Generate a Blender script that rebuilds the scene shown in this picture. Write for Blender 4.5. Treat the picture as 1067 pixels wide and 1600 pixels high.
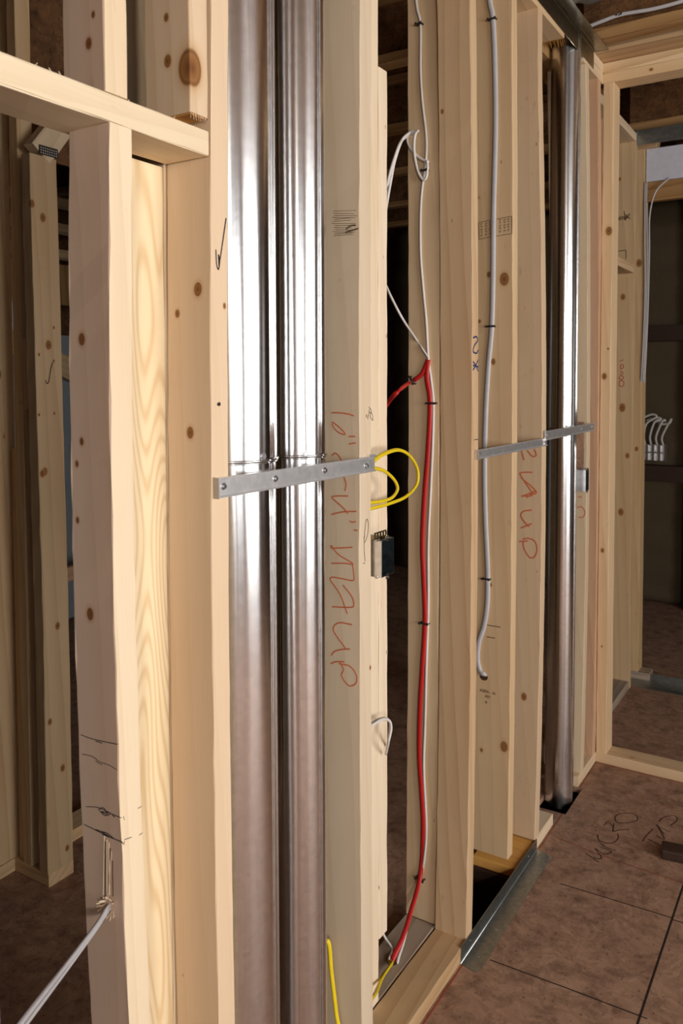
import bpy, bmesh, math, random
from mathutils import Vector, Matrix
random.seed(7)
SC = bpy.context.scene
for o in list(bpy.data.objects): bpy.data.objects.remove(o, do_unlink=True)

# ------------------------------------------------------------------ camera
CAM = Vector((.8095, 0, 1.4806)); F_PX = 1271.77; CY = 649.1; CX = 533.5
yaw, pit, rol = [math.radians(a) for a in (32.0551, 2.5351, -.1551)]
fw = Vector((-math.sin(yaw)*math.cos(pit), math.cos(yaw)*math.cos(pit), -math.sin(pit)))
rt0 = Vector((math.cos(yaw), math.sin(yaw), 0)); up0 = rt0.cross(fw)
RT = rt0*math.cos(rol)+up0*math.sin(rol); UP = -rt0*math.sin(rol)+up0*math.cos(rol)
cd = bpy.data.cameras.new('camera'); co = bpy.data.objects.new('camera', cd); SC.collection.objects.link(co)
cd.sensor_fit = 'VERTICAL'; cd.sensor_height = 36; cd.lens = F_PX/1600*36
cd.shift_y = -(800-CY)/1600; cd.clip_start = .02
co.matrix_world = Matrix(((RT.x, UP.x, -fw.x, CAM.x), (RT.y, UP.y, -fw.y, CAM.y), (RT.z, UP.z, -fw.z, CAM.z), (0, 0, 0, 1)))
SC.camera = co
cd.dof.use_dof = True; cd.dof.focus_distance = 1.7; cd.dof.aperture_fstop = 9

# ------------------------------------------------------------------ light and exposure
SC.view_settings.view_transform = 'Standard'; SC.view_settings.look = 'None'
SC.view_settings.exposure = .0; SC.view_settings.gamma = 1; SC.view_settings.use_curve_mapping = False
W = bpy.data.worlds.new('sky'); SC.world = W; W.use_nodes = True
W.node_tree.nodes['Background'].inputs[0].default_value = (.75, .86, 1, 1)
W.node_tree.nodes['Background'].inputs[1].default_value = .15

def area(name, loc, target, sx, sy, power, col):
    l = bpy.data.lights.new(name, 'AREA'); l.shape = 'RECTANGLE'; l.size = sx; l.size_y = sy; l.energy = power; l.color = col
    o = bpy.data.objects.new(name, l); SC.collection.objects.link(o); o.location = loc
    o.rotation_euler = (Vector(target)-Vector(loc)).to_track_quat('-Z', 'Y').to_euler(); return o
area('daylight_right_window', (3.75, 1.0, 1.5), (0, 1.0, 1.4), 2.4, 1.5, 132, (1, .985, .975))
area('daylight_right_far_window', (3.75, 3.9, 1.5), (0, 3.0, 1.4), 1.0, 1.2, 1.5, (1, .96, .9))
area('daylight_rear_window', (2.5, -3.15, 1.6), (1.0, 1, 1.4), 1.3, 1.3, 4, (.95, .97, 1))
area('added_fill_right_near', (3.75, -1.5, 1.5), (0, 1.0, 1.4), 1.4, 1.5, 27, (.97, .98, 1))  # added fill to brighten the duct reflections, its window is made up
area('work_lamp_light', (2.5, -2.04, 1.75), (0, 1.0, 1.3), .16, .16, 44, (1, .94, .87))
area('daylight_left_window', (-4.15, 3.2, 1.5), (-1, 1.5, 1.4), 1.2, 1.2, .5, (.8, .9, 1))

# ------------------------------------------------------------------ points on known planes
def ray(a, b):
    return RT*((a-CX)/F_PX) + UP*(-(b-CY)/F_PX) + fw
def on(ax, v, a, b):
    d = ray(a, b); t = (v-CAM[ax])/d[ax]; return CAM + d*t

# ------------------------------------------------------------------ materials
def nn(nt, t, **k):
    n = nt.nodes.new(t)
    for a, b in k.items(): setattr(n, a, b)
    return n
def mathn(nt, op, a, b=None, c=None, clamp=False):
    n = nn(nt, 'ShaderNodeMath', operation=op); n.use_clamp = clamp
    for i, v in enumerate((a, b, c)):
        if v is None: continue
        if isinstance(v, (int, float)): n.inputs[i].default_value = v
        else: nt.links.new(v, n.inputs[i])
    return n.outputs[0]
def mixc(nt, fac, a, b, mode='MIX'):
    n = nn(nt, 'ShaderNodeMix', data_type='RGBA', blend_type=mode)
    for s, v in ((n.inputs['Factor'], fac), (n.inputs['A'], a), (n.inputs['B'], b)):
        if isinstance(v, (int, float)): s.default_value = v
        elif isinstance(v, tuple): s.default_value = (*v, 1)
        else: nt.links.new(v, s)
    return n.outputs['Result']
def lin(r, g, b):
    f = lambda c: (c/255/12.92) if c/255 <= .04045 else ((c/255+.055)/1.055)**2.4
    return (f(r), f(g), f(b))
def newmat(name):
    m = bpy.data.materials.new(name); m.use_nodes = True; nt = m.node_tree
    return m, nt, nt.nodes['Principled BSDF']

def wood(name, base=(226, 200, 160), late=(196, 160, 112), ring=.35, knots=(), dirt=.25, seed=0, blotch=.3, ringscale=15, rndknots=True, patina=None, arch=False):
    """sawn spruce; the long axis of every board is local Z.  knots: (x, y, z, radius) in board coordinates"""
    def tame(c, k):
        g = .3*c[0]+.59*c[1]+.11*c[2]; c = (c[0]-1, c[1]+1, c[2]+1); return tuple(min(250, q+(g-q)*k+3) for q in c)
    base = tame(base, .14); late = tame(late, .06)
    m, nt, bs = newmat(name); L = nt.links.new
    tc = nn(nt, 'ShaderNodeTexCoord'); oi = nn(nt, 'ShaderNodeObjectInfo')
    rnd = mathn(nt, 'MULTIPLY_ADD', oi.outputs['Random'], 37.0, float(seed)*3.7)
    comb = nn(nt, 'ShaderNodeCombineXYZ')
    for i in range(3): L(rnd, comb.inputs[i])
    def pos(sx, sy, sz):
        a = nn(nt, 'ShaderNodeVectorMath', operation='MULTIPLY'); L(tc.outputs['Object'], a.inputs[0]); a.inputs[1].default_value = (sx, sy, sz)
        b = nn(nt, 'ShaderNodeVectorMath', operation='ADD'); L(a.outputs[0], b.inputs[0]); L(comb.outputs[0], b.inputs[1]); return b.outputs[0]
    # growth rings: distorted bands, cathedral arches where the distortion is strong
    wv = nn(nt, 'ShaderNodeTexWave', wave_type='BANDS', bands_direction='DIAGONAL', wave_profile='SAW')
    wv.inputs['Scale'].default_value = ringscale; wv.inputs['Distortion'].default_value = 5; wv.inputs['Detail'].default_value = 1.5; wv.inputs['Detail Scale'].default_value = .9
    L(pos(1, 1, .05), wv.inputs['Vector'])
    if arch:
        an = nn(nt, 'ShaderNodeTexNoise'); an.inputs['Scale'].default_value = 1; an.inputs['Detail'].default_value = 1.2; an.inputs['Roughness'].default_value = .35; L(pos(11, 11, 1.5), an.inputs['Vector'])
        ringv = mathn(nt, 'MULTIPLY_ADD', mathn(nt, 'SINE', mathn(nt, 'MULTIPLY', an.outputs['Fac'], 150.0)), .5, .5)
    fib = nn(nt, 'ShaderNodeTexNoise'); fib.inputs['Scale'].default_value = 1; fib.inputs['Detail'].default_value = 4; L(pos(420, 420, 7), fib.inputs['Vector'])
    blo = nn(nt, 'ShaderNodeTexNoise'); blo.inputs['Scale'].default_value = 1; blo.inputs['Detail'].default_value = 3; L(pos(9, 9, 1.6), blo.inputs['Vector'])
    r = mathn(nt, 'MULTIPLY', mathn(nt, 'POWER', ringv if arch else wv.outputs['Fac'], 2.2), ring)
    c = mixc(nt, r, lin(*base), lin(*late))
    fb = mathn(nt, 'MULTIPLY', mathn(nt, 'SUBTRACT', fib.outputs['Fac'], .5), .55, clamp=True)
    c = mixc(nt, fb, c, lin(*late))
    bl = mathn(nt, 'MULTIPLY', mathn(nt, 'SUBTRACT', blo.outputs['Fac'], .45), blotch*3, clamp=True)
    c = mixc(nt, bl, c, lin(late[0]+6, late[1]-2, late[2]-12))
    # little dirt flecks and pitch streaks
    dn = nn(nt, 'ShaderNodeTexNoise'); dn.inputs['Scale'].default_value = 1; dn.inputs['Detail'].default_value = 5; L(pos(55, 55, 18), dn.inputs['Vector'])
    df = mathn(nt, 'MULTIPLY', mathn(nt, 'SUBTRACT', dn.outputs['Fac'], .66), 7*dirt, clamp=True)
    c = mixc(nt, df, c, lin(120, 92, 60))
    pv = nn(nt, 'ShaderNodeTexVoronoi', feature='F1'); pv.inputs['Scale'].default_value = 1; L(pos(24, 24, 10), pv.inputs['Vector'])
    pk = mathn(nt, 'MULTIPLY', mathn(nt, 'GREATER_THAN', nn_sep(nt, pv.outputs['Color']), .82), mathn(nt, 'SUBTRACT', 1.0, mathn(nt, 'MULTIPLY', pv.outputs['Distance'], 14.0), clamp=True), clamp=True)
    c = mixc(nt, pk, c, lin(110, 74, 46))
    kn = list(knots)
    if rndknots:
        vo = nn(nt, 'ShaderNodeTexVoronoi', feature='F1'); vo.inputs['Scale'].default_value = 1; L(pos(11, 11, 5.5), vo.inputs['Vector'])
        gate = mathn(nt, 'GREATER_THAN', nn_sep(nt, vo.outputs['Color']), .6)
        ds = mathn(nt, 'DIVIDE', vo.outputs['Distance'], .06)
        c = knotmix(nt, c, ds, gate, fib.outputs['Fac'])
    for (kx, ky, kz, kr) in kn:
        s = nn(nt, 'ShaderNodeVectorMath', operation='SUBTRACT'); L(tc.outputs['Object'], s.inputs[0]); s.inputs[1].default_value = (kx, ky, kz)
        s2 = nn(nt, 'ShaderNodeVectorMath', operation='MULTIPLY'); L(s.outputs[0], s2.inputs[0]); s2.inputs[1].default_value = (1, 1, .72)
        ln = nn(nt, 'ShaderNodeVectorMath', operation='LENGTH'); L(s2.outputs[0], ln.inputs[0])
        ds = mathn(nt, 'ADD', mathn(nt, 'DIVIDE', ln.outputs['Value'], kr*.92), mathn(nt, 'MULTIPLY', mathn(nt, 'SUBTRACT', blo.outputs['Fac'], .5), .5))
        c = knotmix(nt, c, ds, 1.0, fib.outputs['Fac'])
    if patina:  # wide faces toned cooler and darker: shade put into the colour
        sx = nn(nt, 'ShaderNodeSeparateXYZ'); L(tc.outputs['Normal'], sx.inputs[0])
        pf = mathn(nt, 'GREATER_THAN', mathn(nt, 'ABSOLUTE', sx.outputs[1]), .6)
        pc = mixc(nt, mathn(nt, 'MULTIPLY', blo.outputs['Fac'], .9), lin(*patina), lin(*[q*.92 for q in patina]))
        c = mixc(nt, mathn(nt, 'MULTIPLY', pf, 1.0), c, mixc(nt, 1.0, c, pc, 'MULTIPLY'))
    L(c, bs.inputs['Base Color']); bs.inputs['Roughness'].default_value = .62; bs.inputs['Specular IOR Level'].default_value = .3
    bp = nn(nt, 'ShaderNodeBump'); bp.inputs['Strength'].default_value = .18; bp.inputs['Distance'].default_value = .0006; L(fib.outputs['Fac'], bp.inputs['Height']); L(bp.outputs[0], bs.inputs['Normal'])
    return m
def nn_sep(nt, col):
    s = nn(nt, 'ShaderNodeSeparateColor'); nt.links.new(col, s.inputs[0]); return s.outputs[0]
def knotmix(nt, c, ds, gate, fib):
    cr = nn(nt, 'ShaderNodeValToRGB'); e = cr.color_ramp.elements
    e[0].position = 0; e[0].color = (*lin(96, 58, 30), 1); e[1].position = 1; e[1].color = (*lin(205, 170, 122), 1)
    for p, col in ((.2, (136, 90, 50)), (.36, (150, 104, 60)), (.45, (122, 82, 48)), (.54, (172, 128, 80)), (.7, (198, 158, 110))):
        x = e.new(p); x.color = (*lin(*col), 1)
    nt.links.new(mathn(nt, 'DIVIDE', ds, 2.2), cr.inputs[0])
    al = nn(nt, 'ShaderNodeValToRGB'); a = al.color_ramp.elements
    a[0].position = .5; a[0].color = (1, 1, 1, 1); a[1].position = 1; a[1].color = (0, 0, 0, 1)
    x = a.new(.55); x.color = (.5, .5, .5, 1)
    nt.links.new(mathn(nt, 'DIVIDE', ds, 2.2), al.inputs[0])
    f = mathn(nt, 'MULTIPLY', al.outputs[0], gate, clamp=True)
    return mixc(nt, f, c, cr.outputs[0])

def plain(name, rgb, rough=.6, metal=0, spec=.4):
    m, nt, bs = newmat(name); no = nn(nt, 'ShaderNodeTexNoise'); tc = nn(nt, 'ShaderNodeTexCoord'); nt.links.new(tc.outputs['Object'], no.inputs['Vector'])
    no.inputs['Scale'].default_value = 40
    a = lin(*rgb); b = tuple(x*.82 for x in a)
    nt.links.new(mixc(nt, no.outputs['Fac'], b, a), bs.inputs['Base Color'])
    bs.inputs['Roughness'].default_value = rough; bs.inputs['Metallic'].default_value = metal; bs.inputs['Specular IOR Level'].default_value = spec
    return m
ANISO = .25
def galv(name, base=.78, rough=.17, bump=.25, tint=(1, 1, 1), spangle=.1, stretch=True):
    m, nt, bs = newmat(name); L = nt.links.new; tc = nn(nt, 'ShaderNodeTexCoord')
    mp = nn(nt, 'ShaderNodeMapping'); L(tc.outputs['Object'], mp.inputs[0]); mp.inputs['Scale'].default_value = (1, 1, .09 if stretch else 1)
    n1 = nn(nt, 'ShaderNodeTexNoise'); n1.inputs['Scale'].default_value = 26; n1.inputs['Detail'].default_value = 1; L(mp.outputs[0], n1.inputs['Vector'])
    v = nn(nt, 'ShaderNodeTexVoronoi'); v.inputs['Scale'].default_value = 90; L(tc.outputs['Object'], v.inputs['Vector'])
    g = nn_sep(nt, v.outputs['Color']); b = mathn(nt, 'MULTIPLY_ADD', g, spangle, base-spangle/2)
    cc = nn(nt, 'ShaderNodeCombineColor')
    for i in range(3): L(mathn(nt, 'MULTIPLY', b, tint[i]), cc.inputs[i])
    L(cc.outputs[0], bs.inputs['Base Color']); bs.inputs['Metallic'].default_value = 1
    if stretch:
        tg = nn(nt, 'ShaderNodeTangent', direction_type='RADIAL', axis='Z'); L(tg.outputs[0], bs.inputs['Tangent']); bs.inputs['Anisotropic'].default_value = .68; bs.inputs['Anisotropic Rotation'].default_value = ANISO
    n2 = nn(nt, 'ShaderNodeTexNoise'); n2.inputs['Scale'].default_value = 1; mp2 = nn(nt, 'ShaderNodeMapping'); L(tc.outputs['Object'], mp2.inputs[0]); mp2.inputs['Scale'].default_value = (500, 500, 4); L(mp2.outputs[0], n2.inputs['Vector'])
    L(mathn(nt, 'MULTIPLY_ADD', n2.outputs['Fac'], .04, rough-.02), bs.inputs['Roughness'])
    bp = nn(nt, 'ShaderNodeBump'); bp.inputs['Strength'].default_value = bump; bp.inputs['Distance'].default_value = .004; L(n1.outputs['Fac'], bp.inputs['Height']); L(bp.outputs[0], bs.inputs['Normal'])
    return m
def osb(name, a=(150, 112, 80), b=(96, 66, 44), c=(178, 140, 104), scale=26, dark=.5, contrast=1.0):
    m, nt, bs = newmat(name); L = nt.links.new; tc = nn(nt, 'ShaderNodeTexCoord')
    wn = nn(nt, 'ShaderNodeTexNoise'); wn.inputs['Scale'].default_value = 6; L(tc.outputs['Object'], wn.inputs['Vector'])
    mx = nn(nt, 'ShaderNodeVectorMath', operation='MULTIPLY_ADD'); L(wn.outputs['Color'], mx.inputs[0]); mx.inputs[1].default_value = (.35, .35, .35); L(tc.outputs['Object'], mx.inputs[2])
    cols = None
    for i, sc in enumerate(((1, 2.6, 1.6), (2.4, 1, 1.9))):
        mp = nn(nt, 'ShaderNodeMapping'); mp.inputs['Scale'].default_value = sc; mp.inputs['Rotation'].default_value = (.3*i, .2, .8*i); L(mx.outputs[0], mp.inputs[0])
        v = nn(nt, 'ShaderNodeTexVoronoi'); v.inputs['Scale'].default_value = scale; L(mp.outputs[0], v.inputs['Vector'])
        g = nn_sep(nt, v.outputs['Color']); cols = g if cols is None else mathn(nt, 'MULTIPLY', mathn(nt, 'ADD', cols, g), .5)
    col = mixc(nt, cols, lin(*a), lin(*c))
    n3 = nn(nt, 'ShaderNodeTexNoise'); n3.inputs['Scale'].default_value = 14; n3.inputs['Detail'].default_value = 8; n3.inputs['Roughness'].default_value = .7; L(tc.outputs['Object'], n3.inputs['Vector'])
    f = mathn(nt, 'MULTIPLY', mathn(nt, 'SUBTRACT', n3.outputs['Fac'], .47), 4*dark*contrast, clamp=True)
    col = mixc(nt, f, col, lin(*b))
    n4 = nn(nt, 'ShaderNodeTexNoise'); n4.inputs['Scale'].default_value = 90; n4.inputs['Detail'].default_value = 4; L(tc.outputs['Object'], n4.inputs['Vector'])
    f4 = mathn(nt, 'MULTIPLY', mathn(nt, 'SUBTRACT', n4.outputs['Fac'], .6), 5, clamp=True)
    col = mixc(nt, f4, col, lin(*[int(q*.75) for q in b]))
    L(col, bs.inputs['Base Color']); bs.inputs['Roughness'].default_value = .7; bs.inputs['Specular IOR Level'].default_value = .25
    bp = nn(nt, 'ShaderNodeBump'); bp.inputs['Strength'].default_value = .25; bp.inputs['Distance'].default_value = .002; L(n3.outputs['Fac'], bp.inputs['Height']); L(bp.outputs[0], bs.inputs['Normal'])
    return m

M = {}
M['wood'] = wood('spruce_lumber', (226, 198, 160), (192, 152, 106))
M['warm'] = wood('warm_spruce_lumber', (220, 184, 136), (182, 134, 82), ring=.5, seed=3)
M['red'] = wood('reddish_spruce_lumber', (206, 158, 118), (166, 112, 74), ring=.4, seed=5)
M['amber'] = wood('amber_joist_flange', (176, 130, 76), (124, 82, 42), ring=.7, seed=8)
M['grey'] = wood('weathered_sill_lumber', (168, 146, 124), (112, 92, 74), ring=.5, seed=9)
M['ochre'] = plain('sawn_end_grain', (196, 142, 66), .8)
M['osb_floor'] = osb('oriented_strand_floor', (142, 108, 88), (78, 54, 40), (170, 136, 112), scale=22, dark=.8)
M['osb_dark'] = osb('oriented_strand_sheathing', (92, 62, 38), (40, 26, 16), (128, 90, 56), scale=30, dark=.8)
M['duct'] = galv('bright_galvanized_duct', .88, .2, .2)
M['duct_seam'] = galv('duct_seam_metal', .7, .25, .05)
M['strap'] = galv('brushed_galvanized_strap', .9, .46, .1, stretch=False)
M['angle'] = galv('dull_green_grey_steel', .42, .38, .3, (.95, 1, .96), stretch=False)
M['angle_dark'] = galv('olive_steel_angle', .30, .30, .3, (1, .93, .72), stretch=False)
M['box'] = galv('outlet_box_steel', .72, .3, .05, stretch=False)
M['box_shade'] = galv('shaded_box_steel', .22, .35, .05, (.85, 1, 1.1), stretch=False)  # shade inside the outlet boxes put into a darker steel
M['brass'] = plain('brass_bracket', (150, 128, 86), .4, 1)
M['white_cable'] = plain('white_cable_jacket', (226, 220, 214), .45)
M['grey_cable'] = plain('pale_grey_cable_jacket', (196, 194, 196), .4)
M['red_cable'] = plain('red_cable_jacket', (196, 40, 38), .4)
M['yellow_cable'] = plain('yellow_cable_jacket', (232, 204, 30), .4)
M['staple'] = plain('dark_staple', (70, 66, 64), .5, .6)
M['orange_ink'] = plain('orange_crayon', (206, 112, 74), .9)
M['red_ink'] = plain('red_crayon', (176, 66, 44), .9)
M['black_ink'] = plain('black_marker', (42, 34, 36), .8)
M['brown_ink'] = plain('faded_stamp_ink', (104, 80, 60), .9)
M['blue_ink'] = plain('blue_marker', (40, 52, 96), .8)
M['hole'] = plain('bored_hole_inside', (70, 46, 26), .9)
M['void'] = plain('cavity_shade', (40, 28, 20), .95)  # shade under the floor put into a dark colour
M['white_board'] = plain('white_wall_board', (212, 212, 222), .7)
M['wall_pale'] = plain('pale_pinkish_wall_board', (150, 136, 124), .8)
M['grey_sheet'] = plain('grey_blue_sheathing', (150, 160, 166), .5)
M['plastic'] = plain('plastic_vapour_barrier', (92, 80, 62), .25)
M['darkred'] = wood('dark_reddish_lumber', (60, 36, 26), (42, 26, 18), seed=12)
M['screw'] = plain('zinc_screw', (190, 190, 192), .3, 1)
M['chalk'] = plain('red_chalk_line', (150, 72, 52), .95)
M['seam'] = plain('dark_panel_joint', (40, 24, 18), .95)
M['pencil'] = plain('dark_pencil', (66, 44, 34), .9)

# ------------------------------------------------------------------ object helpers
def setp(o, label=None, cat=None, group=None, kind=None):
    if label: o['label'] = label
    if cat: o['category'] = cat
    if group: o['group'] = group
    if kind: o['kind'] = kind
    return o
def mesh_obj(name, bm, mat, parent=None, smooth=False):
    me = bpy.data.meshes.new(name); bm.normal_update(); bm.to_mesh(me); bm.free()
    if mat: me.materials.append(mat)
    if smooth:
        for p in me.polygons: p.use_smooth = True
    o = bpy.data.objects.new(name, me); SC.collection.objects.link(o)
    if parent is not None:
        o.parent = parent; o.matrix_parent_inverse = parent.matrix_basis.inverted()
    return o
def recenter(o):
    """move the origin of a world-space mesh to the middle of its foot"""
    vs = o.data.vertices; n = len(vs)
    c = Vector(((min(v.co.x for v in vs)+max(v.co.x for v in vs))/2, (min(v.co.y for v in vs)+max(v.co.y for v in vs))/2, min(v.co.z for v in vs)))
    for v in vs: v.co -= c
    o.location = c; return o
ROT = {'z': Matrix.Identity(4), 'y': Matrix.Rotation(math.radians(-90), 4, 'X'), 'x': Matrix.Rotation(math.radians(90), 4, 'Y')}
def board_bm(w, d, L, bow=None, rag=.0006, seg=None, bevel=.0022, seed=0):
    """rounded-edge board, local: x in 0..w, y in 0..d, z in 0..L; bow(z)->(dx,dy)"""
    rr = random.Random(seed); bm = bmesh.new(); n = seg or max(2, int(L/.05)); rings = []
    b = min(bevel, w*.3, d*.3)
    prof = [(b, 0), (w-b, 0), (w-b*.3, b*.3), (w, b), (w, d-b), (w-b*.3, d-b*.3), (w-b, d), (b, d), (b*.3, d-b*.3), (0, d-b), (0, b), (b*.3, b*.3)]
    for i in range(n+1):
        z = L*i/n; dx, dy = bow(z) if bow else (0, 0)
        ring = []
        for (px, py) in prof:
            j = rr.uniform(-rag, rag) if 0 < i < n else 0
            ring.append(bm.verts.new((px+dx+j*.6, py+dy+j, z)))
        rings.append(ring)
    for i in range(n):
        for k in range(12):
            bm.faces.new((rings[i][k], rings[i][(k+1) % 12], rings[i+1][(k+1) % 12], rings[i+1][k]))
    bm.faces.new(list(reversed(rings[0]))); bm.faces.new(rings[-1]); return bm
BN = [0]; BW = {}
def board(name, x, y, z, mat='wood', label=None, cat='stud', group=None, axis='z', bow=None, parent=None, kind=None, rag=.0006, bevel=.0022, knots=None):
    """board filling the world ranges x=(x0,x1) y z; length along axis"""
    BN[0] += 1
    x0, x1 = x; y0, y1 = y; z0, z1 = z
    if axis == 'z': dims = (x1-x0, y1-y0, z1-z0); org = (x0, y0, z0)
    if axis == 'y': dims = (x1-x0, z1-z0, y1-y0); org = (x0, y0, z1)      # local y -> -world z
    if axis == 'x': dims = (z1-z0, y1-y0, x1-x0); org = (x0, y0, z1)      # local x -> -world z
    bm = board_bm(*dims, bow=bow, rag=rag, seed=BN[0], bevel=bevel)
    T = Matrix.Translation(org) @ ROT[axis]
    # put the origin at the middle of the foot of the board
    off = Vector((dims[0]/2, dims[1]/2, 0)); bmesh.ops.translate(bm, verts=bm.verts, vec=-off)
    Tm = T @ Matrix.Translation(off)
    m = M[mat] if isinstance(mat, str) else mat
    o = mesh_obj(name, bm, m); o.matrix_basis = Tm
    if parent is not None:
        o.parent = parent; o.matrix_parent_inverse = parent.matrix_basis.inverted()
    else: setp(o, label, cat, group, kind)
    if axis == 'z': BW[o.name] = (y0, bow or (lambda z: (0, 0)), z0)
    return o
def bow3(pts, plane_x=0.0, base=None, z0=.038):
    """natural bow of a stud: y-offset along its height read at three or four points of its near front edge"""
    P = [on(0, plane_x, a, b) for a, b in pts]; zs = [p.z for p in P]; ys = [p.y-base for p in P]
    def f(z):
        zz = z+z0; s = 0
        for i in range(len(zs)):
            t = ys[i]
            for j in range(len(zs)):
                if j != i: t *= (min(max(zz, -.2), 2.75)-zs[j])/(zs[i]-zs[j])
            s += t
        return (0, max(-.05, min(.05, s)))
    return f
def withbow(o, base, f, z0, px=None):
    BW[o.name] = (base, f, z0); return o
def on_face(o, a, b, lift=0.0):
    """point of the near wide face of a bowed stud"""
    base, f, z0 = BW[o.name]; y = base
    for _ in range(4):
        P = on(1, y-lift, a, b); y = base+f(P.z-z0)[1]
    return on(1, y-lift, a, b)
def boxbm(x0, x1, y0, y1, z0, z1, bm=None):
    bm = bm or bmesh.new(); r = bmesh.ops.create_cube(bm, size=1)
    for v in r['verts']: v.co = Vector(((x0+x1)/2+v.co.x*(x1-x0), (y0+y1)/2+v.co.y*(y1-y0), (z0+z1)/2+v.co.z*(z1-z0)))
    return bm
def block(name, r, mat, parent=None, bev=0, **k):
    bm = boxbm(*r)
    if bev: bmesh.ops.bevel(bm, geom=bm.edges[:], offset=bev, segments=2, affect='EDGES', profile=.6)
    o = mesh_obj(name, bm, M[mat] if isinstance(mat, str) else mat, parent)
    if parent is None: recenter(o)
    if k: setp(o, **k)
    return o
def catmull(P, n=8):
    out = []; Q = [P[0]*2-P[1]]+list(P)+[P[-1]*2-P[-2]]
    for i in range(1, len(Q)-2):
        a, b, c, d = Q[i-1:i+3]
        for k in range(n):
            t = k/n; out.append(.5*((2*b)+(c-a)*t+(2*a-5*b+4*c-d)*t*t+(3*b-a-3*c+d)*t**3))
    out.append(Q[-2]); return out
def tube(bm, P, r1, r2=None, flat=None, n=10, closed=False):
    """tube along P; r1 across, r2 along the flat normal"""
    r2 = r2 or r1; rings = []; prev = None
    for i, p in enumerate(P):
        t = (P[min(i+1, len(P)-1)]-P[max(i-1, 0)]).normalized()
        if flat is not None: b = Vector(flat)-t*t.dot(Vector(flat))
        elif prev is not None: b = prev-t*t.dot(prev)
        else: b = t.orthogonal()
        if b.length < 1e-4: b = prev if prev is not None else t.orthogonal()
        b.normalize(); prev = b; a = t.cross(b)
        rings.append([bm.verts.new(p+a*math.cos(q)*r1+b*math.sin(q)*r2) for q in [2*math.pi*k/n for k in range(n)]])
    for i in range(len(P)-1):
        for k in range(n): bm.faces.new((rings[i][k], rings[i][(k+1) % n], rings[i+1][(k+1) % n], rings[i+1][k]))
    bm.faces.new(list(reversed(rings[0]))); bm.faces.new(rings[-1]); return bm
def cable(name, P, r1, r2, mat, label, cat='cable', group=None, flat=None, parent=None):
    o = mesh_obj(name, tube(bmesh.new(), catmull(P), r1, r2, flat), M[mat], parent, smooth=True)
    if parent is None: recenter(o); setp(o, label, cat, group)
    return o
def staple(P, mat='staple', parent=None, nrm=(0, -1, 0), w=.009, h=.006, tilt=0, name='cable_staple'):
    """U-shaped cable clip with two nails, bridging a cable at P on a face with normal nrm"""
    bm = bmesh.new(); n = Vector(nrm); up = Vector((0, 0, 1)); s = n.cross(up).normalized()
    if tilt: s = (s*math.cos(tilt)+up*math.sin(tilt)).normalized()
    u = s.cross(n)
    pts = [P-s*(w+.002)-n*.001, P-s*w+n*h, P-s*w*.4+n*(h+.002), P+s*w*.4+n*(h+.002), P+s*w+n*h, P+s*(w+.002)-n*.001]
    tube(bm, pts, .0028, .0012, flat=n, n=6)
    for q in (-1, 1):
        c = P+s*q*(w+.001)+n*.001; tube(bm, [c-n*.002, c+n*(h+.004)], .0016, n=6); tube(bm, [c+n*(h+.004), c+n*(h+.0055)], .0032, n=8)
    o = mesh_obj(name, bm, M[mat], parent); return o
def strokes(name, parent, ax, v, lines, w, mat, out, smooth=True, label=None, lift=.0005):
    """hand-drawn marks lying on a plane: lines of points as thin raised ribbons"""
    if name in ('orange_writing', 'marker_scribble', 'pencil_writing', 'red_writing', 'blue_scribble', 'saw_groove') and len(lines) > 1:
        grp = []
        for ln in lines:
            bb = (min(p[0] for p in ln)-2, min(p[1] for p in ln)-2, max(p[0] for p in ln)+2, max(p[1] for p in ln)+2)
            hit = [g for g in grp if any(bb[0] <= q[2] and q[0] <= bb[2] and bb[1] <= q[3] and q[1] <= bb[3] for q, _ in g)]
            new = [(bb, ln)]
            for g in hit: new += g; grp.remove(g)
            grp.append(new)
        if len(grp) > 1:
            for g in grp: strokes(name, parent, ax, v, [l for _, l in g]+([] if len(g) > 1 else []), w, mat, out, smooth, label, lift)
            return None
    bm = bmesh.new(); nrm = Vector([0, 0, 0]); nrm[ax] = out
    for ln in lines:
        P = [on_face(parent, a, b) if ax == 1 and parent is not None and parent.name in BW else on(ax, v, a, b) for a, b in ln]
        if smooth and len(P) > 2: P = catmull(P, 5)
        for p in P: p += nrm*lift
        tube(bm, P, w/2, .0004, flat=nrm, n=6)
    o = mesh_obj(name, bm, M[mat], parent)
    if label: o['label'] = label
    return o
def screw(P, nrm, parent, r=.0045, name='screw'):
    bm = bmesh.new(); n = Vector(nrm).normalized(); tube(bm, [P-n*.002, P+n*.001], r*1.5, n=14); tube(bm, [P+n*.0009, P+n*.004], r, n=6)
    tube(bm, [P+n*.0038, P+n*.0046], r*.35, n=4)
    return mesh_obj(name, bm, M['screw'], parent)
def wood_knots(nm, base, late, world_knots, org, axis='z', **k):
    """knots given in world coordinates, turned into board coordinates of a board whose foot centre is org (vertical boards)"""
    return wood(nm, base, late, knots=[(p.x-org[0], p.y-org[1], p.z-org[2], r) for p, r in world_knots], **k)
S, Wd = .038, .089
ZT = 2.579                                    # underside of the top plate

# ================================================================== the room shell
fl = bmesh.new()
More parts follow.
